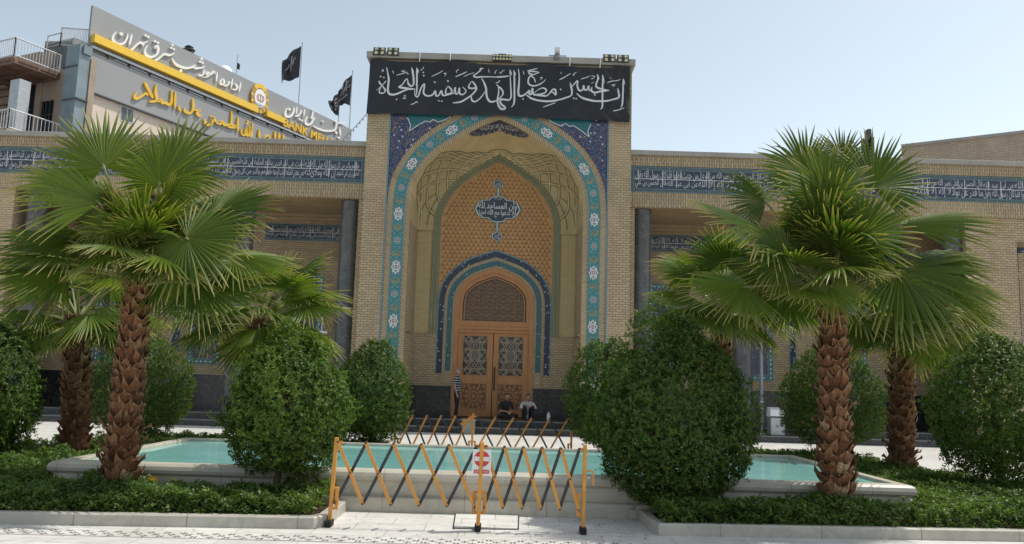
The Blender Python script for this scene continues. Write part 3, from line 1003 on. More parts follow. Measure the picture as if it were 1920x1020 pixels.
# door arch bands
mb = MB()
band(mb, DOOR, .0, .075, YB-.030, FZ+1.1, 0, n=220)
band(mb, DOOR, .075, .265, YB-.034, 2.02, 1, n=220)
band(mb, DOOR, .265, .385, YB-.030, FZ+1.1, 0, n=220)
band(mb, DOOR, .385, .585, YB-.034, 1.92, 2, n=220)
band(mb, DOOR, .585, .635, YB-.032, 1.92, 3, n=220)
band(mb, DOOR, .262, .275, YB-.036, 2.02, 3, n=220)
mb.build('door_surround', [M['brick_ring'], M['tile_teal_small'], M['tile_navy_small'], M['blue_line']], mosque)
# dark stone dado
for s in (-1, 1):
    mb = MB(); x0, x1 = sorted((s*2.88, s*1.49)); mb.box(x0, x1, YB-.06, YB+.3, FZ, 1.47)
    mb.add([(s*2.97, -.02, FZ), (s*2.87, YB-.06, FZ), (s*2.87, YB-.06, 1.47), (s*2.97, -.02, 1.47)], [(0, 1, 2, 3)])
    x0, x1 = sorted((s*4.86, s*2.96)); mb.box(x0, x1, -.03, .5, FZ, 1.47)
    mb.build('stone_dado', M['black_stone'], mosque)

# -- calligraphic medallion on the panel
ARF = {'ا':(0xFE8D,0xFE8E,0,0),'أ':(0xFE83,0xFE84,0,0),'إ':(0xFE87,0xFE88,0,0),'آ':(0xFE81,0xFE82,0,0),'ب':(0xFE8F,0xFE90,0xFE91,0xFE92),'ة':(0xFE93,0xFE94,0,0),'ت':(0xFE95,0xFE96,0xFE97,0xFE98),
 'ث':(0xFE99,0xFE9A,0xFE9B,0xFE9C),'ج':(0xFE9D,0xFE9E,0xFE9F,0xFEA0),'ح':(0xFEA1,0xFEA2,0xFEA3,0xFEA4),'خ':(0xFEA5,0xFEA6,0xFEA7,0xFEA8),'د':(0xFEA9,0xFEAA,0,0),'ذ':(0xFEAB,0xFEAC,0,0),'ر':(0xFEAD,0xFEAE,0,0),
 'ز':(0xFEAF,0xFEB0,0,0),'س':(0xFEB1,0xFEB2,0xFEB3,0xFEB4),'ش':(0xFEB5,0xFEB6,0xFEB7,0xFEB8),'ص':(0xFEB9,0xFEBA,0xFEBB,0xFEBC),'ض':(0xFEBD,0xFEBE,0xFEBF,0xFEC0),'ط':(0xFEC1,0xFEC2,0xFEC3,0xFEC4),
 'ع':(0xFEC9,0xFECA,0xFECB,0xFECC),'غ':(0xFECD,0xFECE,0xFECF,0xFED0),'ف':(0xFED1,0xFED2,0xFED3,0xFED4),'ق':(0xFED5,0xFED6,0xFED7,0xFED8),'ك':(0xFED9,0xFEDA,0xFEDB,0xFEDC),'ل':(0xFEDD,0xFEDE,0xFEDF,0xFEE0),
 'م':(0xFEE1,0xFEE2,0xFEE3,0xFEE4),'ن':(0xFEE5,0xFEE6,0xFEE7,0xFEE8),'ه':(0xFEE9,0xFEEA,0xFEEB,0xFEEC),'و':(0xFEED,0xFEEE,0,0),'ى':(0xFEEF,0xFEF0,0,0),'ي':(0xFEF1,0xFEF2,0xFEF3,0xFEF4)}
def shape_ar(s):
    """join Arabic letters and put them in visual order"""
    s = s.replace('لا', '\u0001')
    out = []
    for i, ch in enumerate(s):
        def joins_next(c): return c in ARF and ARF[c][2] != 0
        prev = i > 0 and joins_next(s[i-1])
        if ch == '\u0001':
            out.append(chr(0xFEFC if prev else 0xFEFB)); continue
        if ch not in ARF: out.append(ch); continue
        nxt = ARF[ch][2] != 0 and i+1 < len(s) and (s[i+1] in ARF or s[i+1] == '\u0001')
        iso, fin, ini, med = ARF[ch]
        out.append(chr(med if (prev and nxt) else fin if prev else ini if nxt else iso))
    return ''.join(out[::-1])
def text_geo(body, extrude=0.0, res=3, bold=0.0):
    """vertices and faces of a text, normalised to its own bounding box (x right, y up)"""
    cu = bpy.data.curves.new("lettering", 'FONT'); cu.body = body; cu.extrude = extrude; cu.resolution_u = res; cu.offset = bold
    ob = bpy.data.objects.new("lettering", cu); COL.objects.link(ob)
    dg = bpy.context.evaluated_depsgraph_get()
    me = bpy.data.meshes.new_from_object(ob.evaluated_get(dg))
    vs = [v.co.copy() for v in me.vertices]; fs = [tuple(p.vertices) for p in me.polygons]
    bpy.data.objects.remove(ob); bpy.data.curves.remove(cu); bpy.data.meshes.remove(me)
    return vs, fs
def put_text(mb, body, x0, x1, z0, z1, fn, m=0, extrude=0.0, res=2, bold=0.0):
    """fit a text into the box x0..x1, z0..z1; fn maps (x, z, depth) to a 3D point"""
    vs, fs = text_geo(body, extrude, res, bold)
    if not vs: return
    ax, bx = min(v.x for v in vs), max(v.x for v in vs); ay, by = min(v.y for v in vs), max(v.y for v in vs)
    P = [fn(x0+(v.x-ax)/(bx-ax)*(x1-x0), z0+(v.y-ay)/(by-ay)*(z1-z0), v.z) for v in vs]
    mb.add(P, fs, m)
mb = MB()
def plate(pts, y, m): mb.prism([(x, y, z) for x, z in pts], (0, YB-y-.001, 0), m)
def medal(k):
    h = [(0, .53), (.22, .50), (.30, .42), (.36, .36), (.62, .36), (.66, .28), (.78, .25), (.83, .12), (.90, 0)]
    h = [(x*k+(0 if x == 0 else 0), z*k) for x, z in h]
    q = h+[(x, -z) for x, z in h[::-1][1:]]
    return q+[(-x, z) for x, z in q[::-1][1:-1]]
mc = 8.09
plate([(x, mc+z) for x, z in medal(1.0)], YB-.02, 0)
plate([(x, mc+z) for x, z in medal(.95)], YB-.03, 1)
plate([(x, mc+z) for x, z in medal(.90)], YB-.034, 2)
for zc, h in ((9.06, .22), (7.05, .24)):
    for k, m_, yy in ((1, 0, .02), (.86, 1, .03), (.74, 2, .034)):
        plate([(h*k*x, zc+h*k*z) for x, z in ((0, 1), (.45, .5), (.85, .35), (.9, 0), (.85, -.35), (.45, -.5), (0, -1), (-.45, -.5), (-.85, -.35), (-.9, 0), (-.85, .35), (-.45, .5))], YB-yy, m_)
for z0, z1 in ((8.6, 8.86), (7.27, 7.58)):
    mb.box(-.045, .045, YB-.02, YB-.001, z0, z1, 0); mb.box(-.02, .02, YB-.028, YB-.02, z0, z1, 1)
    plate([(.08*cos(a*pi/4), (z0+z1)/2+.08*sin(a*pi/4)) for a in range(8)], YB-.024, 0)
flat = lambda y: (lambda x, z, d: (x, y-d, z))
put_text(mb, shape_ar('وأن المساجد لله'), -.72, .72, mc-.06, mc+.33, flat(YB-.038), 1, bold=.012)
put_text(mb, shape_ar('فلا تدعوا مع الله أحدا'), -.70, .70, mc-.32, mc+.03, flat(YB-.040), 1, bold=.012)
put_text(mb, shape_ar('قال الله'), -.16, .16, mc+.35, mc+.47, flat(YB-.038), 1)
put_text(mb, shape_ar('الله'), -.09, .09, 8.98, 9.15, flat(YB-.038), 1)
put_text(mb, shape_ar('الله'), -.09, .09, 6.97, 7.13, flat(YB-.038), 1)
mb.build('calligraphy_medallion', [M['teal_plain'], M['tile_white'], M['navy_plain']], mosque)

# -- door
door = MB()
DIN = offset(DOOR, -.0)
def archpoly(half, zb): 
    return [(-half[0][0], zb)]+mirror(half)+[(half[0][0], zb)]
# frame: outer ring and jambs
mb = MB()
band(mb, DOOR, -.15, .0, YB-.02, FZ, 0, th=.12, n=160)
band(mb, DOOR, -.30, -.15, YB+.02, 3.60, 0, th=.1, n=160)
band(mb, DOOR, -.17, -.145, YB-.028, FZ, 0, n=160)
mb.bbox(-1.33, 1.33, YB-.03, YB+.1, 3.56, 3.68, .012)
mb.bbox(-1.33, 1.33, YB-.015, YB+.1, 3.68, 3.88, .01)
mb.bbox(-1.33, 1.33, YB+.0, YB+.1, 3.44, 3.56, .01)
DF = mb.build('door_frame', M['wood'], mosque)
# lattice light over the door
TY = [p for p in offset(DOOR, -.36)]
tp = [(p.x, p.y) for p in resample(mirror([(1.115, 3.88)]+[q for q in TY if q[1] > 3.9]), 90)]
mb = MB(); mb.poly([(x, YB+.11, z) for x, z in tp][::-1])
tym = mb.build('transom_light', M['dark_glass'], mosque)
def clip_seg(x0, z0, x1, z1, test, n=60):
    """pieces of a segment inside test"""
    out = []; st = None
    for i in range(n+1):
        t = i/n; ok = test(x0+(x1-x0)*t, z0+(z1-z0)*t)
        if ok and st is None: st = t
        if (not ok or i == n) and st is not None:
            if t-st > 1.5/n: out.append((st, t if ok else t-1/n))
            st = None
    return [((x0+(x1-x0)*a, z0+(z1-z0)*a), (x0+(x1-x0)*b, z0+(z1-z0)*b)) for a, b in out]
mb = MB()
tt = lambda x, z: inside(x, z, tp)
pit = .33
def star_lattice(mb, cx, cz, R, test, y, w, t, m=0):
    """eight-pointed star from two turned squares, with spokes to the neighbours"""
    for k in range(8):
        a0, a1 = k*pi/4+pi/8, (k+3)*pi/4+pi/8
        for p, q in clip_seg(cx+R*cos(a0), cz+R*sin(a0), cx+R*cos(a1), cz+R*sin(a1), test, 14):
            mb.bar((p[0], y, p[1]), (q[0], y, q[1]), w, t, (0, -1, 0), m)
for r in range(0, 8):
    for c_ in range(-6, 7):
        star_lattice(mb, c_*pit+(pit/2 if r % 2 else 0), 3.95+r*pit*.86, pit*.58, tt, YB+.07, .015, .025)
for c_ in range(-9, 10):
    for p, q in clip_seg(c_*pit/2, 3.88, c_*pit/2, 5.5, tt): mb.bar((p[0], YB+.075, p[1]), (q[0], YB+.075, q[1]), .011, .02, (0, -1, 0))
for r in range(0, 11):
    z = 3.95+r*pit*.43
    for p, q in clip_seg(-1.2, z, 1.2, z, tt): mb.bar((p[0], YB+.075, p[1]), (q[0], YB+.075, q[1]), .012, .02, (0, -1, 0))
# close the rim of the lattice
for i in range(len(tp)-1): mb.bar((tp[i][0], YB+.05, tp[i][1]), (tp[i+1][0], YB+.05, tp[i+1][1]), .05, .12, (0, -1, 0))
mb.build('lattice', wood('brown lattice wood', (.36,.20,.105), .6), tym)
# leaves
for sgn in (-1, 1):
    x0, x1 = (-1.33, -.012) if sgn < 0 else (.012, 1.33)
    yl = YB+.05
    mb = MB()
    wx0, wx1 = (x0+.20, x1-.19) if sgn < 0 else (x0+.17, x1-.22)
    mb.bbox(x0, wx0, yl, yl+.06, FZ+.02, 3.45, .006); mb.bbox(wx1, x1, yl, yl+.06, FZ+.02, 3.45, .006)
    for z0, z1 in ((FZ+.02, .66), (1.60, 1.88), (3.34, 3.45)): mb.bbox(wx0, wx1, yl+.002, yl+.058, z0, z1, .005)
    for z0, z1 in ((.66, 1.60), (1.88, 3.34)):          # bead round each field
        for a, b, c, d in ((wx0, wx0+.025, z0, z1), (wx1-.025, wx1, z0, z1)): mb.box(a, b, yl-.012, yl+.05, c, d)
        for c, d in ((z0, z0+.025), (z1-.025, z1)): mb.box(wx0+.026, wx1-.026, yl-.010, yl+.05, c, d)
    leaf = mb.build('door_leaf', M['wood'], mosque)
    # lattice window
    mb = MB(); mb.box(wx0, wx1, yl+.045, yl+.055, 1.88, 3.34)
    mb.build('pane', M['dark_glass'], leaf)
    mb = MB()
    cx, cz = (wx0+wx1)/2, 2.61; hw, hh = (wx1-wx0)/2-.025, .705
    tr = lambda x, z: abs(x-cx) < hw and abs(z-cz) < hh
    W = .0125
    def ln(a, b, c, d):
        for p, q in clip_seg(a, b, c, d, tr, 40): mb.bar((p[0], yl+.02, p[1]), (q[0], yl+.02, q[1]), W, .02, (0, -1, 0))
    for zc in (cz-.705, cz, cz+.705):
        for xc in ((cx,) if zc == cz else (cx,)):
            for k in range(6):
                a0, a1 = k*pi/3+pi/6, (k+2)*pi/3+pi/6
                R = .45
                ln(xc+R*cos(a0), zc+R*sin(a0), xc+R*cos(a1), zc+R*sin(a1))
                a0, a1 = k*pi/3, (k+2)*pi/3
                R = .27
                ln(xc+R*cos(a0), zc+R*sin(a0), xc+R*cos(a1), zc+R*sin(a1))
                ln(xc+.135*cos(a0), zc+.135*sin(a0), xc+.27*cos(a0), zc+.27*sin(a0))
    for xc in (cx-hw, cx+hw):
        for zc in (cz-.35, cz+.35):
            for k in range(6):
                a0, a1 = k*pi/3+pi/6, (k+2)*pi/3+pi/6
                ln(xc+.34*cos(a0), zc+.34*sin(a0), xc+.34*cos(a1), zc+.34*sin(a1))
                ln(xc+.12*cos(a0), zc+.12*sin(a0), xc+.42*cos(a0), zc+.42*sin(a0))
    for xx in (cx-.16, cx+.16): ln(xx, cz-hh, xx, cz+hh)
    mb.build('lattice', M['wood_light'], leaf)
    mb = MB()
    mb.prism([(cx+.115*cos(k*pi/4+pi/8), yl+.004, cz+.15*sin(k*pi/4+pi/8)) for k in range(8)], (0, .02, 0))
    mb.build('centre_plate', M['grey_plate'], leaf)
    # carved lower panel: ring of petals and arcs of rosettes
    mb = MB()
    mb.box(wx0+.026, wx1-.026, yl+.03, yl+.05, .686, 1.574, 0)
    pc = (cx, 1.13)
    def lob(x, z, rx, rz, ang, m, d):
        P = []
        for k in range(10):
            a = 2*pi*k/10; u, v = rx*cos(a)*(1-.35*sin(a)), rz*sin(a)
            P.append((x+u*cos(ang)-v*sin(ang), yl+.03-d, z+u*sin(ang)+v*cos(ang)))
        mb.prism(P, (0, d-.001, 0), m)
    for k in range(12):
        a = 2*pi*k/12
        lob(pc[0]+.30*cos(a)*.95, pc[1]+.33*sin(a), .055, .08, a-pi/2, 1, .014)
        lob(pc[0]+.17*cos(a+.26), pc[1]+.18*sin(a+.26), .03, .05, a+.26-pi/2, 2, .012)
    lob(pc[0], pc[1], .07, .07, 0, 2, .016)
    for sx in (-1, 1):
        for sz in (-1, 1):
            lob(pc[0]+sx*.36, pc[1]+sz*.37, .06, .075, 0, 1, .014); lob(pc[0]+sx*.385, pc[1]+sz*.20, .035, .06, 0, 2, .012)
            lob(pc[0]+sx*.20, pc[1]+sz*.40, .045, .045, 0, 2, .012)
    mb.build('carved_panel', [M['wood_dark'], wood('worn light carving', (.36,.19,.09), .6), M['wood']], leaf)
    if sgn > 0:
        mb = MB(); mb.tube([(.075, yl-.01, 1.36), (.075, yl-.07, 1.42), (.075, yl-.075, 1.8), (.075, yl-.07, 2.15), (.075, yl-.01, 2.21)], .022, 8)
        mb.box(.05, .10, yl-.012, yl, 1.36, 2.21)
        mb.build('handle', M['bronze'], leaf)
mb = MB(); mb.box(-1.33, 1.33, YB+.115, YB+.15, FZ, 5.8)
mb.build('dark_interior', M['dark_open'], mosque)

# -- arcades
AY = .30                                     # front face of the entablature
BW = 3.5                                     # back wall of the arcade
for s in (-1, 1):
    xa, xb = 4.64, 27.0
    X = lambda a, b: sorted((s*a, s*b))
    x0, x1 = X(xa, xb)
    mb = MB()
    mb.box(x0, x1, AY, 1.25, 9.40, 9.78); mb.box(x0, x1, AY, 1.25, 7.90, 8.45); mb.box(x0, x1, AY+.05, 1.25, 8.45, 9.40)
    mb.build('entablature', M['brick_soldier'], mosque)
    mb = MB(); mb.quad((x0, AY+.002, 7.897), (x1, AY+.002, 7.897), (x1, 1.25, 7.897), (x0, 1.25, 7.897))
    mb.build('beam_soffit', M['brick_herring'], mosque)
    mb = MB(); mb.bbox(x0, x1, AY-.10, 6.0, 9.78, 9.95, .012)
    mb.build('parapet_coping', M['stone_cap'], mosque)
    mb = MB(); mb.box(x0, x1, 1.25, BW+.5, 7.93, 9.5)
    mb.build('arcade_ceiling', M['soffit'], mosque)
    # back wall
    mb = MB()
    mb.box(x0, x1, BW, BW+.4, FZ, 7.93)
    mb.build('arcade_wall', M['brick'], mosque)
    mb = MB(); mb.box(x0, x1, BW-.04, BW+.1, FZ, 1.62)
    mb.build('stone_dado', M['black_stone'], mosque)
    mb = MB()
    for k, (z0, z1, p) in enumerate(((7.80, 7.925, .10), (7.68, 7.79, .06))): mb.box(x0, x1, BW-p, BW+.05, z0, z1)
    mb.build('ceiling_moulding', M['soffit'], mosque)
    # end pier
    mb = MB(); px = 16.9 if s < 0 else 16.5
    a, b = X(px, 18.3); mb.box(a, b, AY+.07, 2.0, FZ, 7.89)
    a, b = X(18.3, 23.0); mb.box(a, b, AY+.55, 2.0, FZ, 7.89)
    a, b = X(18.3, 23.0); mb.box(a, b, AY+.07, AY+.55, 7.1, 7.89)
    mb.build('end_pier', M['brick'], mosque)
    mb = MB()
    a, b = X(18.42, 18.60); mb.box(a, b, AY+.50, AY+.56, 1.7, 6.95)
    a, b = X(18.42, 21.5); mb.box(a, b, AY+.50, AY+.56, 6.77, 6.95)
    mb.build('window_border', M['tile_navy_small'], mosque)
    # tile friezes with white script
    def frieze(xl, xr, y, z0, z1, rows, name):
        mb = MB(); th = .05
        mb.box(xl, xr, y-.012, y+th, z0, z1, 1)                       # green scroll border field
        bd = (z1-z0)*.13
        mb.box(xl+bd, xr-bd, y-.018, y-.0121, z0+bd, z1-bd, 0)
        for (a, b) in ((z0, z0+.022), (z1-.022, z1), (z0+bd-.012, z0+bd+.006), (z1-bd-.006, z1-bd+.012)):
            mb.box(xl, xr, y-.022, y-.01, a, b, 3)
        for xx in (xl, xr-.03, xl+bd-.02, xr-bd-.01): mb.box(xx, xx+.03, y-.024, y-.01, z0, z1, 3)
        h = (z1-z0-2*bd); zm = z0+bd+h*.52
        mb.box(xl+bd+.01, xr-bd-.01, y-.024, y-.018, zm-.010, zm+.010, 2)
        xx = xl+bd+.04; rr = random.Random(int(abs(xl)*100)+3); k = rr.randrange(6)
        while xx < xr-bd-.6:
            L = min(1.12, xr-bd-.05-xx)
            put_text(mb, shape_ar(rows[k % len(rows)]), xx, xx+L-.03, zm-h*.06, z1-bd-h*.02, flat(y-.026), 2, bold=-.004)
            put_text(mb, shape_ar(rows[(k+3) % len(rows)]), xx, xx+L-.03, z0+bd+h*.02, zm+h*.02, flat(y-.026), 2, bold=-.004)
            k += 1
            for q in range(2):                                         # tall uprights that cross both rows
                ux = xx+rr.uniform(.05, L-.1); mb.box(ux, ux+.020, y-.025, y-.018, zm-h*.42*(q == 0), z1-bd-h*.04, 2)
            xx += L
        mb.build(name, [M['navy_plain'], M['tile_teal_wave'], M['tile_white'], M['blue_line']], mosque)
    rowsL = ['نحن معدن الحكمة وباب الرحمة', 'إن الله وملائكته', 'الحسين بن علي الشهيد', 'ينابيع الحكمة من قلبه', 'أحدث في أمر الدين', 'رسول الله صلى الله عليه', 'طهرهم وأكبر من كل']
    rowsR = ['نصر الله من لم يزل', 'قال الحسن بن علي', 'عن أبي عبد الله', 'لا إله إلا الله', 'ما قدر عن نواد', 'كان رسول الله يقول', 'من حديث فقهوا قلبا']
    if s < 0: frieze(-26, -4.69, AY, 8.45, 9.37, rowsL, 'inscription_frieze')
    else: frieze(4.68, 26, AY, 8.45, 9.37, rowsR, 'inscription_frieze')
    if s < 0: frieze(-9.0, -4.9, BW, 6.86, 7.52, rowsL, 'inner_frieze')
    else: frieze(4.9, 9.0, BW, 6.86, 7.52, rowsR, 'inner_frieze')
    # tiled panels on the back wall
    P = [(-11.65, -10.38), (-7.9, -6.6), (-15.2, -13.9)] if s < 0 else [(9.42, 10.69), (5.9, 7.15), (13.1, 14.3)]
    for a, b in P:
        mb = MB(); z0, z1 = 2.0, 5.6
        mb.box(a, b, BW-.02, BW+.05, z0, z1, 0)
        mb.box(a+.03, b-.03, BW-.026, BW-.0201, z0+.03, z1-.03, 1)
        for zz in np.arange(z0+.12, z1-.05, .17):                      # pale links along the border
            for xx in (a+.11, b-.11):
                mb.poly([(xx-.035, BW-.03, zz), (xx, BW-.03, zz-.06), (xx+.035, BW-.03, zz), (xx, BW-.03, zz+.06)], 3)
        for xx in np.arange(a+.22, b-.2, .17):
            for zz in (z0+.11, z1-.11):
                mb.poly([(xx-.06, BW-.03, zz), (xx, BW-.03, zz-.035), (xx+.06, BW-.03, zz), (xx, BW-.03, zz+.035)], 3)
        mb.box(a+.20, b-.20, BW-.032, BW-.0261, z0+.20, z1-.20, 0)
        mb.box(a+.225, b-.225, BW-.038, BW-.0321, z0+.225, z1-.225, 2)
        mb.build('tile_panel', [M['blue_line'], M['teal_plain'], M['tile_navy'], M['tile_white']], mosque)
    for a, b in ([(-12.30, -11.95), (-16.45, -16.05)] if s < 0 else [(11.30, 11.58), (15.2, 15.5)]):
        mb = MB(); mb.box(a, b, BW-.02, BW+.05, 2.45, 6.2, 0); mb.box(a+.04, b-.04, BW-.026, BW-.0201, 2.49, 6.16, 1)
        mb.build('tile_strip', [M['blue_line'], M['tile_navy_small']], mosque)
# columns
for x in (-5.2, -8.93, -12.58, -16.3, 5.17, 8.73, 12.5, 16.2):
    mb = MB(); mb.lathe((x, .78, 0), [(.36, FZ), (.36, FZ+.10), (.335, FZ+.13), (.335, 7.70), (.34, 7.72), (.34, 7.895)], 32)
    mb.build('column', M['marble_dark'], mosque, smooth=True)
# platform steps
mb = MB()
mb.box(-28, 28, -1.15, 0.10, 0.0, .20); mb.box(-28, 28, .10, 4.0, 0.0, .38)
for z, y in ((.20, -1.15), (.38, .10)): mb.bbox(-28, 28, y-.025, y+.30, z-.035, z+.003, .008, 1)
mb.build('steps', [M['black_stone'], plain('worn grey step edge', (.16,.16,.155), .35, .5, var=.3)], mosque)
# roof deck behind the parapets
mb = MB(); mb.box(-27, -4.66, 1.2, 20, 9.3, 9.6); mb.box(4.66, 27, 1.2, 20, 9.3, 9.6); mb.box(-4.0, 4.0, 2.6, 20, 9.3, 9.6)
mb.build('roof', M['stone_cap'], mosque)
# ------------------------------------------------------------------ bank building behind the left arcade
BU = V((.432, .902, 0)).normalized()         # along the long sign wall (away from us)
BN = V((.902, -.432, 0)).normalized()        # its outward normal
BE = -BN                                     # along the end wall (to the left and away)
BO = atY(170, 90, 14.0); BO.z = 0
def bk(s, e, z):                             # s along the sign wall, e out of it, z up
    return BO+BU*s+BN*e+V((0, 0, z))
def bank_px(x, y, off=0.0):
    d = V(ray(x, y)); C = V(CAM_C); q = BO+BN*off
    t = (q-C).dot(BN)/d.dot(BN)
    return C+d*t
def bbox_b(mb, s0, s1, e0, e1, z0, z1, m=0):
    mb.obox(bk((s0+s1)/2, (e0+e1)/2, (z0+z1)/2), BU*(s1-s0)/2, BN*(e1-e0)/2, V((0, 0, (z1-z0)/2)), m)

bank = empty('bank_building', BO, 'pale concrete bank building with end stair, balconies and duct rising behind the left arcade', 'building')
mb = MB(); bbox_b(mb, .05, 30, -14, -.15, 0, 18.6)
mb.build('wall', M['render_cream'], bank)
def endpx(x, y, s):
    """offset e and height z where a sight line meets the plane s = const"""
    d = V(ray(x, y)); C = V(CAM_C); q = BO+BU*s
    t = (q-C).dot(BU)/d.dot(BU); p = C+d*t
    return (p-q).dot(BN), p.z
def erect(mb, s0, s1, x0, x1, y0, y1, m=0, z0=None):
    """block seen at s0 between photo columns x0..x1 and rows y0..y1"""
    e0, _ = endpx(x0, (y0+y1)/2, s0); e1, _ = endpx(x1, (y0+y1)/2, s0)
    zt = endpx((x0+x1)/2, y0, s0)[1]; zb = endpx((x0+x1)/2, y1, s0)[1] if z0 is None else z0
    bbox_b(mb, s0, s1, e0, e1, zb, zt, m)
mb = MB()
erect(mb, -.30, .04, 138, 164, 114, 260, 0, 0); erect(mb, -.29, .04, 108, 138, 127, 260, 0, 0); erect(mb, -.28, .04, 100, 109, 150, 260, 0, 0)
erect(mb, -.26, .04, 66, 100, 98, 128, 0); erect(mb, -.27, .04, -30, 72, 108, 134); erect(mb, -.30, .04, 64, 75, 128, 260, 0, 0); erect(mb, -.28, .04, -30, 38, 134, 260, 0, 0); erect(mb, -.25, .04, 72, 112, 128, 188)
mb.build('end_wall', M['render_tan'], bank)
mb = MB(); erect(mb, -.06, .03, 37, 66, 134, 260, 0, 8); erect(mb, -.06, .03, 74, 101, 184, 260, 0, 8)
mb.build('doorway', M['dark_open'], bank)
mb = MB()
for x in (76, 83, 90, 97): erect(mb, -.22, -.16, x, x+1.2, 186, 260, 0, 8)
erect(mb, -.23, -.16, 75, 100, 183, 185.5); erect(mb, -.23, -.16, 75, 100, 215, 216.5)
mb.build('door_frame', M['metal_dark'], bank)
mb = MB()
erect(mb, -.95, -.32, 117, 142, 86, 260, 0, 8)
for y in (123, 184): erect(mb, -1.0, -.31, 115.5, 143, y, y+2.2, 1)
erect(mb, -.8, -.32, 142, 158, 86, 101)
mb.build('duct', [M['duct'], M['panel_dark']], bank)
mb = MB()
erect(mb, .06, 2.6, 82, 137, 77, 128)
for k in range(22): erect(mb, .0, .06, 82+2.5*k, 83+2.5*k, 77.5, 127)
mb.build('stair_head', M['corrugated'], bank)
def railing(name, pts, h, step, r=.022, mats=None, rails=(1.0,)):
    mb = MB()
    for a, b in zip(pts[:-1], pts[1:]):
        a, b = V(a), V(b); L = (b-a).length; n = max(1, int(L/step))
        for k in range(n+1):
            p = a.lerp(b, k/n); mb.cyl(p, p+V((0, 0, h)), r*(2.2 if k in (0, n) else .75), None, 5)
        for q in rails: mb.cyl(a+V((0, 0, h*q)), b+V((0, 0, h*q)), r*1.6, None, 6)
        mb.cyl(a+V((0, 0, .08)), b+V((0, 0, .08)), r*1.3, None, 6)
    return mb
# projecting steel balcony: its right side runs along the sign wall direction
eB, zB = endpx(113, 143, -.3); eL = eB-7
pB = bank_px(25, 113, eB); SB = (pB-BO).dot(BU)
mb = MB()
bbox_b(mb, SB, -.3, eL, eB, zB-.02, zB+.16)
for s_ in (SB+.15, SB+1.4, SB+2.6): bbox_b(mb, s_-.07, s_+.07, eL, eB, zB-.17, zB-.02)
for q in (.1, 1.6, 3.2): bbox_b(mb, SB, -.3, eB-q-.06, eB-q+.06, zB-.16, zB-.021)
mb.build('balcony', M['deck'], bank)
railing('x', [bk(-.35, eB-.05, zB+.16), bk(SB+.05, eB-.05, zB+.16), bk(SB+.05, eL, zB+.16)], 1.0, .16).build('balcony_railing', M['rail_paint'], bank)
mb = MB(); erect(mb, -2.9, -2.3, 14, 31, 150, 260, 0, 8)
for k in range(6): bbox_b(mb, -3.4+.45*k, -3.2+.45*k, eL, eB-1.2, zB-.7-.25*k, zB-.62-.25*k, 1)
mb.build('balcony_post', [M['metal_light'], M['deck']], bank)
eR, zR = endpx(15, 241, -3.6)
railing('x', [bk(-.5, eR, zR), bk(-3.6, eR, zR), bk(-3.6, eR-6, zR)], 1.0, .2).build('lower_railing', M['rail_paint'], bank)
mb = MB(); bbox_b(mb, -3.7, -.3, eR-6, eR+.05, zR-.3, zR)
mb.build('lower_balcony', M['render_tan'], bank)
P = [endpx(166, 91, 0), endpx(113, 86, 0), endpx(88, 92, 0)]
railing('x', [bk(0, P[0][0], P[0][1]), bk(0, P[1][0], P[1][1])], 1.05, .12).build('roof_railing', M['rail_paint'], bank)
railing('x', [bk(0, P[1][0], P[1][1]), bk(0, P[2][0], P[2][1])], .75, 1.2).build('roof_railing', M['rail_paint'], bank)
mb = MB()
a = [bank_px(x, y, -.13) for x, y in ((226, 196), (252, 206), (250, 232), (226, 226))]
mb.poly(a); b = mb.build('window', M['white_paint'], bank)
c0 = sum(a, V())/4
mb = MB()
for k in (0, 1):
    q0, q1 = (.06, .47) if k == 0 else (.53, .94)
    P = [a[0].lerp(a[1], q0).lerp(a[3].lerp(a[2], q0), .07), a[0].lerp(a[1], q1).lerp(a[3].lerp(a[2], q1), .07), a[0].lerp(a[1], q1).lerp(a[3].lerp(a[2], q1), .93), a[0].lerp(a[1], q0).lerp(a[3].lerp(a[2], q0), .93)]
    mb.poly([p+BN*.02 for p in P])
mb.build('pane', M['window_glass'], b)

# signs
us = empty('bank_sign', bk(0, 0, 18.8), 'upper long grey roof sign with white Persian lettering, yellow band and round emblem', 'sign')
mb = MB(); bbox_b(mb, -.12, 23.0, -.14, 0, 18.75, 20.98)
mb.build('panel', M['panel_grey'], us)
mb = MB()
bbox_b(mb, -.05, 12.35, .002, .32, 18.93, 19.36); bbox_b(mb, 13.2, 15.0, .002, .32, 18.98, 19.40)
mb.build('band', M['sign_yellow'], us)
mb = MB()
bbox_b(mb, -.05, 23.0, -.13, .20, 18.62, 18.74); 
for k in range(16): bbox_b(mb, 1.0+1.4*k, 1.05+1.4*k, -.1, .1, 18.40, 18.63, 1)
mb.build('light_trough', [M['metal_light'], M['metal_dark']], us)
ls = empty('religious_sign', bk(0, 0, 16.3), 'lower long grey sign with raised golden Arabic lettering under the white lettered one', 'sign')
mb = MB(); bbox_b(mb, .0, 23.0, -.14, .05, 16.33, 18.45)
mb.build('panel', M['panel_grey'], ls)
mb = MB(); bbox_b(mb, -.06, -.001, -.139, .055, 16.27, 18.52); bbox_b(mb, -.06, 23.0, -.138, .056, 18.451, 18.52); bbox_b(mb, -.06, 23.0, -.138, .056, 16.26, 16.329)
mb.build('frame', M['panel_dark'], ls)

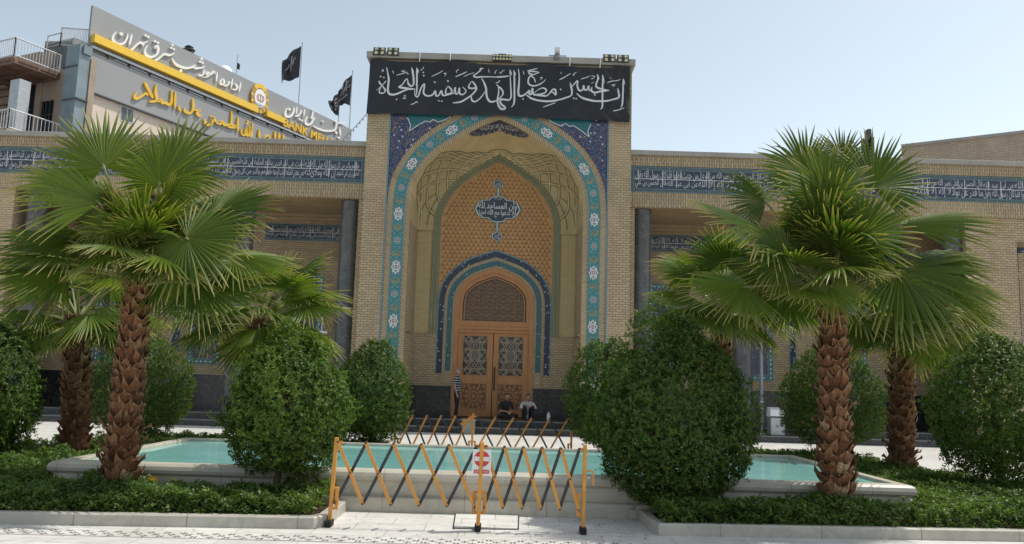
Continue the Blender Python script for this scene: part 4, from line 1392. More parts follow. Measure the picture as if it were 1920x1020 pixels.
def strokes(mb, data, o, sc, fn, th=0.0, m=0, dn=None, nsub=5, taper=.35):
    """brush strokes given as (width, [points]) in a traced sheet; a single point is a rhombic dot"""
    for w, pts in data:
        if len(pts) == 1:
            x, y = pts[0]; h = w*.5
            P = [(x-h*.9, y-h*.25), (x+h*.1, y-h*.85), (x+h*.9, y+h*.25), (x-h*.1, y+h*.85)]
            P3 = [fn(o[0]+a*sc, o[1]+b*sc) for a, b in P]
            if th: mb.prism(P3, dn*th, m)
            else: mb.poly(P3, m)
            continue
        C = smooth([tuple(p) for p in pts], nsub) if len(pts) > 2 else [pts[0], tuple(.5*(a+b) for a, b in zip(*pts)), pts[1]]
        n = len(C); L, R = [], []
        for i, p in enumerate(C):
            a = V(C[max(0, i-1)]); b = V(C[min(n-1, i+1)]); d = (b-a)
            if d.length < 1e-6: d = V((1, 0))
            d.normalize(); nn = V((-d.y, d.x))
            q = i/(n-1); k = min(1, taper+(1-taper)*min(q, 1-q)*5)
            ang = math.atan2(d.y, d.x)                         # broad-nib pen: thinner along the nib
            k *= .72+.38*abs(sin(ang+.75))
            L.append(V(p)+nn*w*.5*k); R.append(V(p)-nn*w*.5*k)
        L3 = [fn(o[0]+p.x*sc, o[1]+p.y*sc) for p in L]; R3 = [fn(o[0]+p.x*sc, o[1]+p.y*sc) for p in R]
        if not th:
            for i in range(n-1): mb.quad(L3[i], L3[i+1], R3[i+1], R3[i], m)
        else:
            D = dn*th
            for i in range(n-1):
                mb.quad(L3[i], L3[i+1], R3[i+1], R3[i], m)
                mb.quad(L3[i], L3[i]+D, L3[i+1]+D, L3[i+1], m); mb.quad(R3[i+1], R3[i+1]+D, R3[i]+D, R3[i], m)
            mb.quad(L3[0], R3[0], R3[0]+D, L3[0]+D, m); mb.quad(L3[-1], L3[-1]+D, R3[-1]+D, R3[-1], m)
W5 = [(44, [(190,200),(130,280),(125,350),(170,415),(260,440),(340,410),(390,330),(410,235)]), (85, [(285,240)]), (36, [(488,250),(465,340),(438,450)]),
 (42, [(425,552),(490,540),(560,470),(640,405),(695,425),(790,372)]), (36, [(690,480),(722,425)]), (62, [(750,268)]), (62, [(802,298)]),
 (44, [(790,460),(738,540),(745,620),(800,670),(880,680),(960,630),(992,540),(972,472),(932,485),(940,525)]), (58, [(930,382)]), (58, [(988,408)]),
 (40, [(880,748),(970,735),(1040,680),(1110,628),(1200,648),(1240,635),(1300,605)]), (56, [(1265,455)]), (56, [(1238,505)]), (56, [(1292,532)])]
W6 = [(36, [(28,335),(60,400),(130,455),(250,490),(360,470),(400,445),(385,470),(405,492),(520,480),(538,450)]), (62, [(165,530)]), (52, [(497,345)]), (50, [(470,388)]), (50, [(514,405)]),
 (32, [(445,605),(510,600),(546,515)]), (32, [(520,638),(600,622),(620,580),(585,560),(585,592),(650,590),(690,540),(712,580)]), (30, [(746,555),(728,705)]),
 (30, [(842,655),(800,700),(806,745),(852,742),(852,690),(828,655)]), (28, [(858,776),(915,758),(942,695)]), (28, [(988,655),(968,808)]),
 (28, [(985,828),(1050,828),(1062,780),(1028,738)]), (28, [(1122,710),(1094,868)])]
W7 = [(38, [(695,468),(668,560),(700,610),(760,600),(800,540),(815,450)]), (56, [(738,488)]), (28, [(862,440),(848,565)]), (28, [(828,606),(890,592),(930,530),(936,495)]), (40, [(905,655)]), (40, [(945,676)]),
 (28, [(992,480),(972,608)]), (36, [(1042,608),(1000,690),(1030,740),(1090,730),(1130,665),(1152,640),(1110,632),(1122,570),(1130,500)]), (36, [(1135,498)]),
 (30, [(1128,768),(1220,812),(1340,846),(1480,836),(1520,745),(1532,722),(1670,702)]), (36, [(1292,690)]), (56, [(1510,690)]), (30, [(1498,850),(1530,902)]), (28, [(1572,788),(1585,925)]), (50, [(1560,962)])]
G8 = [(32, [(108,205),(82,260),(110,288),(180,250),(215,225),(245,248)]), (30, [(203,90),(250,180),(302,282)]), (30, [(342,115),(335,210),(348,300),(300,322),(255,322)]),
 (30, [(345,312),(380,322),(400,300),(415,338),(450,338),(470,348),(510,362),(526,300),(525,185)]), (30, [(572,205),(565,402)]), (26, [(608,370),(628,440)]),
 (30, [(680,400),(690,440),(750,462),(786,400),(780,285)]), (30, [(800,430),(860,430),(830,460),(862,492),(885,482)]), (28, [(918,530),(940,592),(1000,602),(1030,540),(1062,572)]), (30, [(1000,500)]), (30, [(1040,515)]),
 (28, [(1060,580),(1110,592),(1130,560),(1160,602),(1200,602),(1240,580),(1246,435)]), (28, [(1240,592),(1292,632),(1195,625)]), (28, [(1322,505),(1318,685)]),
 (24, [(1358,650),(1370,712),(1410,722),(1420,640),(1430,722),(1460,722),(1465,620),(1472,722),(1490,732),(1496,575)]), (22, [(1415,590),(1445,580)]), (24, [(1438,545),(1440,580)]), (26, [(1575,655),(1580,780)]), (26, [(1640,760),(1670,733),(1700,735),(1690,765)]),
 (26, [(1765,678),(1770,790)]), (26, [(1815,695),(1820,790)]), (24, [(1865,712),(1872,790)])]
mb = MB()
fw_ = lambda off: (lambda x, y: bank_px(x, y, off))
strokes(mb, W5, (200, 40), 140/1428, fw_(.12), .12, 0, -BN); strokes(mb, W6, (320, 70), 150/1275, fw_(.12), .12, 0, -BN); strokes(mb, W7, (460, 150), 200/1774, fw_(.12), .12, 0, -BN)
mb.build('lettering', M['letter_white'], us)
mb = MB(); strokes(mb, G8, (240, 140), 300/1920, fw_(.17), .12, 0, -BN)
mb.build('lettering', M['letter_gold'], ls)
mb = MB()
pa, pb = bank_px(531, 219, .2), bank_px(531, 231, .2)
s_of = lambda p: (p-BO).dot(BU)
put_text(mb, 'BANK MELLI IRAN', s_of(bank_px(531, 225, .2)), 22.9, 18.82, 19.42, lambda x, z, d: bk(x, .2+d*.12, z), 0, extrude=.5, bold=.02)
mb.build('latin_lettering', M['letter_gold'], us)
# emblem
mb = MB(); ec = bank_px(487.5, 185, .15); sc_, zc_ = s_of(ec), ec.z
E_ = lambda a, r, e: bk(sc_+.82*r*cos(a), e, zc_+r*sin(a)*1.0)
R1 = 1.02
mb.prism([E_(2*pi*k/40, R1*.92, .10) for k in range(40)], -BN*.10, 0)
for k in range(26):                         # wreath leaves
    a = 2*pi*(k+.5)/26
    for rr, w in ((.90, .16), (.76, .13)):
        c0 = E_(a, R1*rr, .16); t = (E_(a+.1, R1*rr, .16)-c0).normalized(); r_ = (E_(a, R1*rr+.1, .16)-c0).normalized()
        mb.prism([c0-t*w, c0+r_*w*.6, c0+t*w*1.1, c0-r_*w*.6], -BN*.05, 1 if (k % 2) else 2)
mb.prism([E_(2*pi*k/40, R1*.64, .19) for k in range(40)], -BN*.08, 3)
mb.prism([E_(pi*.28+pi*.5*k/16, R1*1.0, .20) for k in range(17)]+[E_(pi*.78-pi*.5*k/16, R1*.70, .20) for k in range(17)], -BN*.08, 2)
def em(pts, w):
    P = [bk(sc_+x, .195, zc_+z) for x, z in smooth(pts, 4)]
    for a, b in zip(P[:-1], P[1:]): mb.bar(a, b, w, .01, BN, 4)
for sx in (-1, 1):
    em([(sx*.06, .26), (sx*.20, .12), (sx*.20, -.06), (sx*.04, -.20)], .06); em([(sx*.22, .24), (sx*.34, .08), (sx*.28, -.12), (sx*.14, -.22)], .05)
em([(0, .30), (0, .0), (0, -.26)], .06)
mb.prism([E_(-pi*.80+pi*.6*k/10, R1*.62, .196) for k in range(11)], -BN*.01, 5)
mb.build('emblem', [M['tile_gold'], plain('bronze wreath', (.42,.27,.12), .5, .4), M['sign_yellow'], M['letter_white'], plain('red brown emblem', (.36,.16,.14), .5), M['metal_light']], us)

# roof bits beyond the sign
def flagpole(px, ptop, pbot, Y, label, r=.05):
    a, b = atY(*ptop, Y), atY(*pbot, Y); b.z = 18.5; b.x = a.x
    t = empty('flagpole', b, label, 'flagpole')
    mb = MB(); mb.cyl(b, a, r, r*.7, 8); mb.lathe(a, [(0.0, .12), (.05, .08), (.06, .02), (.03, 0)], 8)
    mb.build('pole', M['metal_light'], t); return a, b
def flag(name, outline, Y, label, rip, prints=None):
    """waving cloth filling a traced outline; outline given as two rows (top edge, bottom edge) from hoist to fly"""
    top, bot = outline; n, m_ = 22, 14
    T = resample([tuple(p) for p in top], n+1); B = resample([tuple(p) for p in bot], n+1)
    mb = MB(); vs = []
    for i in range(n+1):
        for k in range(m_+1):
            q = T[i].lerp(B[i], k/m_); p = atY(q.x, q.y, Y)
            p.y += rip*(i/n)*sin(i*.55+k*.12)+rip*.25*(i/n)*sin(i*.9-k*.35)
            vs.append(p)
    fs = []; mi = []
    for i in range(n):
        for k in range(m_): fs.append((i*(m_+1)+k, (i+1)*(m_+1)+k, (i+1)*(m_+1)+k+1, i*(m_+1)+k+1))
    mb.add(vs, fs, 0)
    if prints:
        for (u0, v0, u1, v1) in prints:
            P = []
            for q in range(9):
                u, v = u0+(u1-u0)*q/8, v0+(v1-v0)*q/8
                i, k = min(n, int(u*n)), min(m_, int(v*m_)); P.append(vs[i*(m_+1)+k]+V((0, -.05, 0)))
            for a, b in zip(P[:-1], P[1:]):
                if (b-a).length > .01: mb.bar(a, b, .10, .01, (0, -1, 0), 1)
    o = mb.build(name, [M['flag_cloth'], M['flag_print']], None, True)
    return tag(o, label, 'flag', 'black flags on the bank roof')
YF = 33.0
flagpole(0, (567, 82), (563, 200), YF, 'tall thin flagpole behind the middle of the bank sign')
flag('flag', ([(565, 86), (552, 93), (536, 108), (529, 122)], [(561, 144), (550, 150), (536, 152), (526, 154)]), YF, 'large black flag on the tall pole above the bank sign emblem', .28, [(.25, .3, .4, .55), (.4, .25, .5, .7), (.55, .4, .75, .6)])
flagpole(0, (661, 134), (657, 232), YF+3, 'thin flagpole at the right end of the bank sign')
flag('flag', ([(660, 140), (648, 150), (638, 166), (634, 178)], [(656, 198), (645, 194), (636, 200), (630, 202)]), YF+3, 'black printed flag on the pole at the right end of the bank sign', .25, [(.15, .15, .5, .6), (.5, .1, .7, .5), (.2, .7, .6, .75), (.1, .35, .35, .45), (.6, .6, .8, .8), (.3, .1, .3, .5)])
flagpole(0, (638, 168), (637, 220), YF+5, 'short flagpole half hidden by the printed flag in front')
flag('flag', ([(637, 172), (630, 178), (622, 186), (616, 194)], [(636, 218), (630, 216), (626, 212), (621, 208)]), YF+5, 'greyish hanging flag behind the printed one at the right end of the bank sign', .4, [(.1, .2, .6, .4), (.2, .6, .8, .6), (.1, .4, .5, .55), (.3, .75, .7, .85)])
a, b = flagpole(0, (445.5, 106), (443, 140), YF-4, 'small distant flagpole over the middle of the bank sign', .04)
flag('flag', ([(445, 118), (448, 118), (450, 122), (450, 126)], [(444, 129), (446, 130), (448, 130), (449, 131)]), YF-4, 'tiny dark flag on the short distant pole over the bank sign', .1)
# vent and dome showing over the sign
vt = empty('roof_vent', atY(354, 97, 26), 'dark finned roof vent poking over the bank sign', 'vent')
c = atY(354, 97, 26); mb = MB(); c.z -= .6
mb.lathe(c, [(.10, -2.0), (.10, .35), (.30, .42), (.36, .50), (.12, .56), (.12, .62), (.40, .68), (.42, .74), (.12, .80), (.12, .86), (.30, .92), (.10, 1.05), (0, 1.08)], 14)
mb.build('body', M['metal_dark'], vt, True)
dm = empty('roof_dome', atY(422, 128, 28), 'small cream dome just showing over the bank sign', 'dome')
c = atY(422, 128, 28); mb = MB(); mb.lathe(c, [(.55, -2.5), (.55, -.3), (.48, -.1), (.33, .08), (.12, .17), (0, .19)], 20); mb.build('shell', M['letter_white'], dm, True)

# ------------------------------------------------------------------ brick building rising at the far right
an = empty('brick_annex', atZ(1900, 700, 0)*0+V((24, 14, 0)), 'grey brown brick building with sloping roofline behind the right arcade', 'building')
A = atY(1690, 276, 24); B = atY(1925, 249, 13.0)
mb = MB()
A2, B2 = V((A.x, A.y, 0)), V((B.x, B.y, 0))
d = (B2-A2); A2e, B2e = A2-d*.0, B2+d*1.0
A = atZ(1690, 276, B.z); A2 = V((A.x, A.y, 0)); d = B2-A2; A2e, B2e = A2, B2+d*.6
zt = B.z
mb.prism([(A2.x, A2.y, 0), (B2e.x, B2e.y, 0), (B2e.x, B2e.y, zt), (A2.x, A2.y, zt)], V((14, 8, 0)))
mb.build('wall', M['brick_far'], an)
mb = MB(); nn = V((d.y, -d.x, 0)).normalized()
if nn.y > 0: nn = -nn
mb.obox((A2+B2e)/2+V((0, 0, zt+.06)), (B2e-A2)/2, nn*.08, (0, 0, .08)); mb.build('coping', M['stone_cap'], an)
ch = empty('roof_stub', atY(1630, 262, 12), 'broken dark concrete stub of two uneven posts on the roof above the right palm', 'post')
mb = MB()
for x, y0, w in ((1628, 243, .10), (1632.5, 258, .12), (1621, 262, .13), (1626.5, 262, .07)):
    t = atY(x, y0, 12); mb.bbox(t.x-w, t.x+w, 12-.15, 12.15, 9.5, t.z, .02)
mb.build('body', plain('dark weathered concrete', (.12,.12,.115), .9, .2, var=.3, nscale=4), ch)
# ------------------------------------------------------------------ banner over the portal
BNX0, BNX1 = -4.62, 4.56
def bt(u):  # top and bottom edges of the banner in z
    return 12.86-.10*sin(pi*u)*0-.07*abs(sin(u*pi*3.0))
def bb(u):
    return 10.835-.02*u+.085*sin(u*pi)+.02*sin(u*pi*5)
def bdepth(x, z):
    u = (x-BNX0)/(BNX1-BNX0); v = (z-10.8)/2.05
    y = -.15-.03*sin(u*9)*v
    y += .022*sin(17*u+6*v)*(.3+v)+.014*sin(41*u-9*v)+.006*sin(90*u+12*v)
    k = max(0, min(1, (u-.72)/.28))
    y += .055*k*sin(120*(u+v*.13)+3*sin(9*v))*(.35+.65*abs(v-.5))+.03*k*sin(60*(u+v*.16))       # drawn folds to the right lower corner
    k2 = max(0, 1-abs(u-.42)/.14)*max(0, v-.45)
    y += .05*k2*sin(150*u+14*v)
    k3 = max(0, 1-abs(u-.28)/.12)*max(0, v-.55)
    y += .05*k3*sin(36*v-60*u)
    return y
ban = empty('banner', (0, -.1, 10.8), 'wide black cloth banner with white Arabic calligraphy hung across the top of the portal', 'banner')
mb = MB(); nx, nz = 280, 64; vs = []
for i in range(nx+1):
    u = i/nx
    for k in range(nz+1):
        v = k/nz; z = bb(u)+(bt(u)-bb(u))*v
        x = BNX0+(BNX1-BNX0)*u + (-.05*(1-v) if u < .02 else 0)
        vs.append((x, bdepth(x, z), z))
mb.add(vs, [(i*(nz+1)+k, (i+1)*(nz+1)+k, (i+1)*(nz+1)+k+1, i*(nz+1)+k+1) for i in range(nx) for k in range(nz)])
mb.build('cloth', M['banner_cloth'], ban, True)
def ban_px(x, y):
    p = atY(x, y, -.17); yy = bdepth(p.x, p.z)-.012
    return V((p.x, yy, p.z))
B1 = [(17, [(192,385),(245,470),(300,535),(318,562)]), (17, [(318,385),(245,470),(148,552)]), (22, [(243,470),(205,540),(200,590),(250,602),(298,580),(290,540),(245,475)]), (22, [(190,385),(205,430),(240,468)]), (20, [(315,388),(290,425),(248,468)]),
 (38, [(220,312)]), (38, [(276,328)]), (14, [(232,232),(270,210),(255,192),(235,200)]),
 (34, [(325,152),(345,260),(362,350),(356,450),(348,540),(362,602),(410,625),(500,612),(600,570),(700,535),(805,530)]), (36, [(808,530),(700,522),(600,508),(528,498)]), (24, [(528,495),(600,450),(662,358),(690,372)]),
 (32, [(688,360),(700,430),(740,472),(788,455),(792,350),(777,240),(758,155)]), (24, [(765,170),(795,245)]), (36, [(497,705)]), (13, [(432,200),(448,268)]), (16, [(492,296),(600,260),(692,235)]), (12, [(578,205),(600,230),(614,206),(630,230),(646,200)]), (36, [(692,262)]),
 (14, [(618,648),(650,638),(642,672),(610,686),(670,698)]), (17, [(742,800),(800,785),(835,755),(868,768)]), (30, [(848,152),(850,260),(848,400),(850,520),(842,640)]), (24, [(855,165),(878,245)]),
 (28, [(815,515),(815,620),(850,668),(882,640),(905,560),(940,480),(978,438),(975,520),(965,590),(1000,640),(1060,648),(1130,622),(1168,575),(1180,640),(1215,640)]), (38, [(960,235)]), (38, [(968,290)]), (14, [(902,202),(940,185),(966,155),(955,148)]), (40, [(1160,410)])]
B2 = [(17, [(-10,312),(100,260),(195,213)]), (14, [(203,264),(246,262),(214,306)]), (42, [(277,388)]),
 (28, [(-30,640),(20,605),(55,560),(72,640),(120,630),(160,555),(190,632),(270,622),(350,602),(400,598)]), (26, [(272,472),(240,540),(242,602),(300,602),(345,562),(312,500),(272,472)]),
 (26, [(345,602),(385,560),(402,495),(410,600),(452,600),(476,505),(482,602),(530,622),(575,592),(588,550),(530,490)]), (36, [(118,730)]), (36, [(170,738)]),
 (27, [(690,395),(650,455),(640,505),(700,518),(765,500),(722,420),(690,395)]), (34, [(762,460),(768,535),(700,618),(600,690),(500,748),(358,768)]),
 (13, [(468,188),(425,220),(432,244)]), (20, [(408,316),(510,270),(612,228)]), (13, [(548,312),(640,275),(738,235)]), (28, [(898,170),(850,160),(835,210),(780,255),(725,292),(765,322),(900,316),(1210,308)]), (13, [(978,172),(996,245)]), (13, [(1132,188),(1095,220),(1102,255)]),
 (32, [(858,340),(910,430),(940,520),(946,620),(970,700),(1020,748),(1100,738),(1205,690)]), (26, [(928,555),(850,670),(770,732),(710,732),(685,690),(685,632)]), (14, [(1105,412),(1150,405),(1172,378)]), (32, [(1170,380)])]
B3 = [(13, [(62,222),(85,246),(110,205),(155,184)]), (28, [(-10,312),(120,305),(225,285)]), (30, [(8,435),(45,500),(45,600),(28,700),(35,790),(80,865),(150,872),(152,840),(100,800),(75,760),(85,715),(130,708),(220,716),(262,660),(256,500),(250,350),(240,180)]), (26, [(15,455),(90,520),(122,590),(100,650),(25,712)]),
 (30, [(310,188),(320,350),(320,550),(320,680),(310,780),(268,842)]), (24, [(245,180),(270,275)]), (24, [(315,195),(340,285)]), (34, [(388,168),(405,300),(400,430),(388,560),(400,632),(450,642),(520,602),(578,550),(582,610),(620,602),(635,505),(650,612),(700,612)]),
 (28, [(640,622),(720,540),(810,505),(872,540),(850,592),(740,618),(650,618),(800,640),(880,642),(930,602),(980,540),(1030,540),(1042,622),(1000,592),(960,580),(895,642)]), (38, [(470,697)]),
 (24, [(752,236),(650,220),(572,222),(590,262),(640,262)]), (26, [(755,238),(680,265),(590,300),(560,370),(572,430),(640,462),(740,446),(820,402),(868,352)]), (17, [(600,302),(660,330),(686,408)]), (16, [(538,209),(630,190),(724,170)]), (13, [(762,325),(806,325),(770,366)]), (13, [(466,198),(492,275)]),
 (32, [(525,622),(620,690),(740,725),(900,737),(1050,720),(1205,672)]), (40, [(1125,535)]), (18, [(815,840),(920,800),(1038,760)]), (15, [(1142,232),(1122,272)]), (17, [(1095,378),(1205,325)])]
B4 = [(30, [(-5,716),(90,680),(192,640),(207,560),(190,480),(178,415)]), (17, [(-12,372),(90,320),(188,262)]), (13, [(218,275),(240,296),(250,260),(290,244)]),
 (28, [(178,420),(200,482),(240,450),(302,390),(300,470),(330,552),(390,552),(410,472),(420,542),(470,548),(496,478),(508,562),(555,545)]), (32, [(555,495),(545,560),(600,592),(700,572),(860,550)]), (32, [(855,552),(760,537),(640,502),(630,440),(660,350),(650,268)]), (20, [(655,275),(680,360)]), (16, [(358,362),(440,330),(522,298)]), (13, [(533,296),(602,310),(576,342),(533,352)]), (13, [(538,432),(592,403)]), (40, [(605,632)]), (38, [(237,688)]), (38, [(281,697)]),
 (28, [(738,282),(740,450),(738,620),(738,780),(730,850),(696,884)]), (20, [(748,295),(768,440)]), (32, [(288,602),(350,660),(450,710),(600,737),(750,737),(900,717),(1000,692),(1026,650),(1015,590),(1005,505)]), (22, [(1008,515),(1032,595)]), (14, [(903,438),(915,466),(935,445),(940,472),(964,438)]), (17, [(818,416),(930,385),(1058,354)]), (13, [(892,328),(868,358)]),
 (28, [(1100,345),(1100,500),(1090,680),(1080,800),(1056,855)]), (18, [(1105,355),(1128,445)]), (16, [(917,914),(1010,890),(1118,863)])]
mb = MB()
for D, o, s in ((B1, (690, 110), 130/1205), (B2, (810, 110), 130/1205), (B3, (930, 110), 130/1205), (B4, (1050, 110), 140/1298)):
    strokes(mb, D, o, s, ban_px, nsub=6)
mb.build('lettering', M['banner_ink'], ban)
for x in (787, 844, 1068, 1125):
    mb = MB(); p = atY(x, 101+.036*(x-690), -.14); q = V((p.x, -.16, bt((p.x-BNX0)/(BNX1-BNX0))-.03))
    mb.tube([V((p.x, -.15, 13.18)), V((p.x+.01, -.17, 13.0)), q], .018, 6)
    mb.build('tie', M['white_paint'], ban)

# ------------------------------------------------------------------ floodlights and camera on the cornice
def floodlight(x0, x1, z0, z1, cols, rows, label, round_=True):
    c = V(((x0+x1)/2, -.12, 13.16))
    t = empty('floodlight', c, label, 'floodlight', 'floodlights on the portal cornice')
    mb = MB(); tl = .10
    mb.add([(x0, -.20, z0), (x1, -.20, z0), (x1, -.20+tl, z1), (x0, -.20+tl, z1), (x0+.02, -.06, z0), (x1-.02, -.06, z0), (x1-.02, -.06+tl, z1), (x0+.02, -.06+tl, z1)],
           [(0,1,2,3),(5,4,7,6),(1,5,6,2),(4,0,3,7),(3,2,6,7),(4,5,1,0)])
    mb.build('housing', M['metal_dark'], t)
    mb = MB(); mb.box(c.x-.12, c.x+.12, -.16, .0, 13.155, 13.19); mb.build('bracket', M['metal_dark'], t)
    for i in range(cols):
        for j in range(rows):
            fx = x0+(x1-x0)*(i+.5)/cols; q = (j+.5)/rows; fz = z0+(z1-z0)*q
            r = min((x1-x0)/cols, (z1-z0)/rows)*.40
            mb = MB(); mb.tube([(fx, -.205+tl*q, fz), (fx, -.228+tl*q, fz)], [r, r*.9], 12)
            mb.build('lens', M['lens'], t)
    return t
for px0, px1, py0, py1, lab in ((699, 723, 88, 102, 'square four lamp floodlight at the outer left end of the portal cornice'), (725, 748, 88.5, 103, 'square four lamp floodlight second from the left end of the portal cornice'),
                                (1131, 1155, 101, 115, 'square four lamp floodlight second from the right end of the portal cornice'), (1157, 1180, 102, 116, 'square four lamp floodlight at the outer right end of the portal cornice')):
    a, b = atY(px0, py1, -.2), atY(px1, py0, -.2)
    floodlight(a.x, b.x, a.z, b.z+.02, 2, 2, lab)
a, b = atY(923, 113, -.2), atY(960, 100, -.2)
floodlight(a.x, b.x, a.z, b.z, 6, 2, 'long twelve lamp floodlight at the middle of the portal cornice')
p = atY(1044, 108, -.25)
cc = empty('security_camera', p, 'small beige security camera on the portal cornice above the banner', 'camera')
mb = MB(); mb.obox((p.x+.02, -.22, 13.30), (.09, -.02, 0), (.02, .17, -.03), (0, .02, .075)); mb.build('body', M['white_paint'], cc)
mb = MB(); mb.lathe((p.x, -.20, 13.10), [(0, -.10), (.07, -.07), (.10, 0), (.10, .08), (.05, .12)], 14); mb.build('dome', M['metal_grey'], cc, True)
mb = MB(); mb.cyl((p.x-.28, -.10, 13.20), (p.x+.35, -.10, 13.20), .02, None, 6); mb.cyl((p.x, -.15, 13.12), (p.x, -.15, 13.24), .03, None, 6); mb.build('bracket', M['metal_grey'], cc)
cab = MB(); P = [V((-4.68, -.10, 10.84)), V((-5.1, .3, 10.52)), V((-5.5, .7, 10.30)), V((-5.85, 1.1, 9.96))]
cab.tube(P, .014, 5)
for q in range(9): c = P[0].lerp(P[-1], q/9)+V((0, 0, -.02)); cab.cyl(c, c+V((0, 0, -.07)), .03, .018, 6)
tag(cab.build('string_light', M['metal_light']), 'string of small bulbs from the banner corner down to the left roof', 'string light')

# ------------------------------------------------------------------ expanding barriers
def barrier(root_name, label, Y, posts, segs, front_black_slash, H, rail_r=.019, extra=True, cat='barrier'):
    """posts: list of (x, lean); segs: list of (x_start, x_end, number of crossings)"""
    t = empty(root_name, (posts[len(posts)//2][0], Y, 0), label, cat, 'expanding trellis barriers')
    for i, (x, ln) in enumerate(posts):
        mb = MB(); mb.bbox(x-.021, x+.021, Y-(.085 if 0 < i < len(posts)-1 and front_black_slash else .021), Y+.021, .055, H+.015, .004)
        if ln:
            for q, v in enumerate(mb.v): mb.v[q] = (v[0]+ln*(v[2]/H), v[1], v[2])
        p = mb.build('post', M['orange'], t)
        mb = MB(); mb.bbox(x-.036, x+.036, Y-.09, Y+.09, 0.0, .075, .008); mb.build('foot', M['rubber'], p)
        for s in (-1, 1):
            mb = MB()
            if (i == 0 and s < 0) or (i == len(posts)-1 and s > 0): continue
            xs = x+s*.062+ln*.3
            mb.bbox(xs-.02, xs+.02, Y-.016, Y+.016, .19, .44, .004)
            for z in (.20, .43): mb.box(min(x, xs), max(x, xs), Y-.010, Y+.010, z-.012, z+.012)
            xt = x+s*.07+ln; mb.box(min(x+ln, xt), max(x+ln, xt), Y-.012, Y+.012, H-.055, H-.025)
            mb.build('guide_rail', M['orange'], p)
    for x0, x1, n in segs:
        dx = (x1-x0)/n; zt, zb = H-.035, .265
        for k in range(n):
            a, b = x0+dx*k, x0+dx*(k+1)
            for kind in (0, 1):
                if kind == 0: P0, P1 = (a, zt), (b, zb)
                else: P0, P1 = (a, zb), (b, zt)
                black = (kind == 1) if front_black_slash else (kind == 0)
                yy = Y-.034 if not black else Y+.004+.012
                if not front_black_slash: yy = Y-.034 if kind == 1 else Y+.016
                mb = MB(); mb.bar((P0[0], yy, P0[1]), (P1[0], yy, P1[1]), .036, .014, (0, -1, 0))
                d = V((P1[0]-P0[0], 0, P1[1]-P0[1])).normalized()
                mb.build('bar', M['black_paint'] if black else M['orange'], t)
        B = [(x0+dx*k, z) for k in range(n+1) for z in (zt, zb)]+[(x0+dx*(k+.5), (zt+zb)/2) for k in range(n)]
        for bx, bz in B:
            mb = MB(); mb.cyl((bx, Y-.052, bz), (bx, Y+.03, bz), .013, None, 8); mb.build('pivot_bolt', M['bolt'], t)
    return t
FB_Y = -18.3
g = lambda x, y: atY(x, y, FB_Y)
xl, xc, xr = g(622, 900).x, g(899, 900).x, g(1094.5, 900).x
HB = .985
fb = barrier('expanding_barrier', 'orange and black expanding trellis barrier with no entry sign in front of the pool', FB_Y, [(xl, .03), (xc, .02), (xr, .01)],
             [(g(634.4, 836).x, g(894, 840).x, 5), (g(911, 840).x, g(1087, 842).x, 5)], True, HB)
mb = MB(); hx = xr+.11; mb.tube([(xr+.03, FB_Y, .70), (hx-.01, FB_Y, .70), (hx, FB_Y, .69), (hx, FB_Y, .54)], .010, 6); mb.build('handle', M['orange'], fb)
RB_Y = -10.4
g = lambda x, y: atY(x, y, RB_Y)
rb = barrier('expanding_barrier', 'orange and black expanding trellis barrier standing beyond the pool', RB_Y, [(g(741, 810).x, 0), (g(885.5, 810).x, .005), (g(1071.5, 810).x, 0)],
             [(g(748, 785).x, g(880.5, 785).x, 5), (g(895.5, 785).x, g(1064, 790).x, 5)], False, HB)
mb = MB(); a, b = g(864, 796), g(884, 782); mb.bar((a.x, RB_Y-.06, a.z), (b.x, RB_Y-.06, b.z), .05, .02, (0, -1, 0)); mb.build('brace', M['orange'], rb)

# no entry sign tied behind the middle post
sg = empty('no_entry_sign', (xc, FB_Y-.066, .62), 'white board with red no entry disc and Persian words on the middle barrier post', 'sign')
a, b = atY(885, 889.5, FB_Y-.066), atY(921.5, 843.5, FB_Y-.066)
sx0, sx1, sz0, sz1 = a.x, b.x, a.z, b.z
mb = MB(); mb.bbox(sx0, sx1, FB_Y-.070, FB_Y-.062, sz0, sz1, .002); mb.build('board', M['sign_white'], sg)
cx, cz = (sx0+sx1)/2, sz1-(sx1-sx0)*.49; R = (sx1-sx0)*.42; yy = FB_Y-.0715
mb = MB(); mb.poly([(cx+R*cos(2*pi*k/40), yy, cz+R*sin(2*pi*k/40)) for k in range(40)], 0); mb.poly([(cx-R*.95, yy-.001, cz-R*.27), (cx+R*.95, yy-.001, cz-R*.27), (cx+R*.95, yy-.001, cz+R*.27), (cx-R*.95, yy-.001, cz+R*.27)], 1)
h = (sz1-sz0)
mb.poly([(sx0+.02, yy, sz0+h*.045), (sx1-.02, yy, sz0+h*.045), (sx1-.02, yy, sz0+h*.20), (sx0+.02, yy, sz0+h*.20)], 0)
put_text(mb, shape_ar('ورود ممنوع'), sx0+.035, sx1-.035, sz0+h*.06, sz0+h*.185, lambda x, z, d: (x, yy-.002, z), 1)
mb.build('print', [M['sign_red'], M['sign_white']], sg)

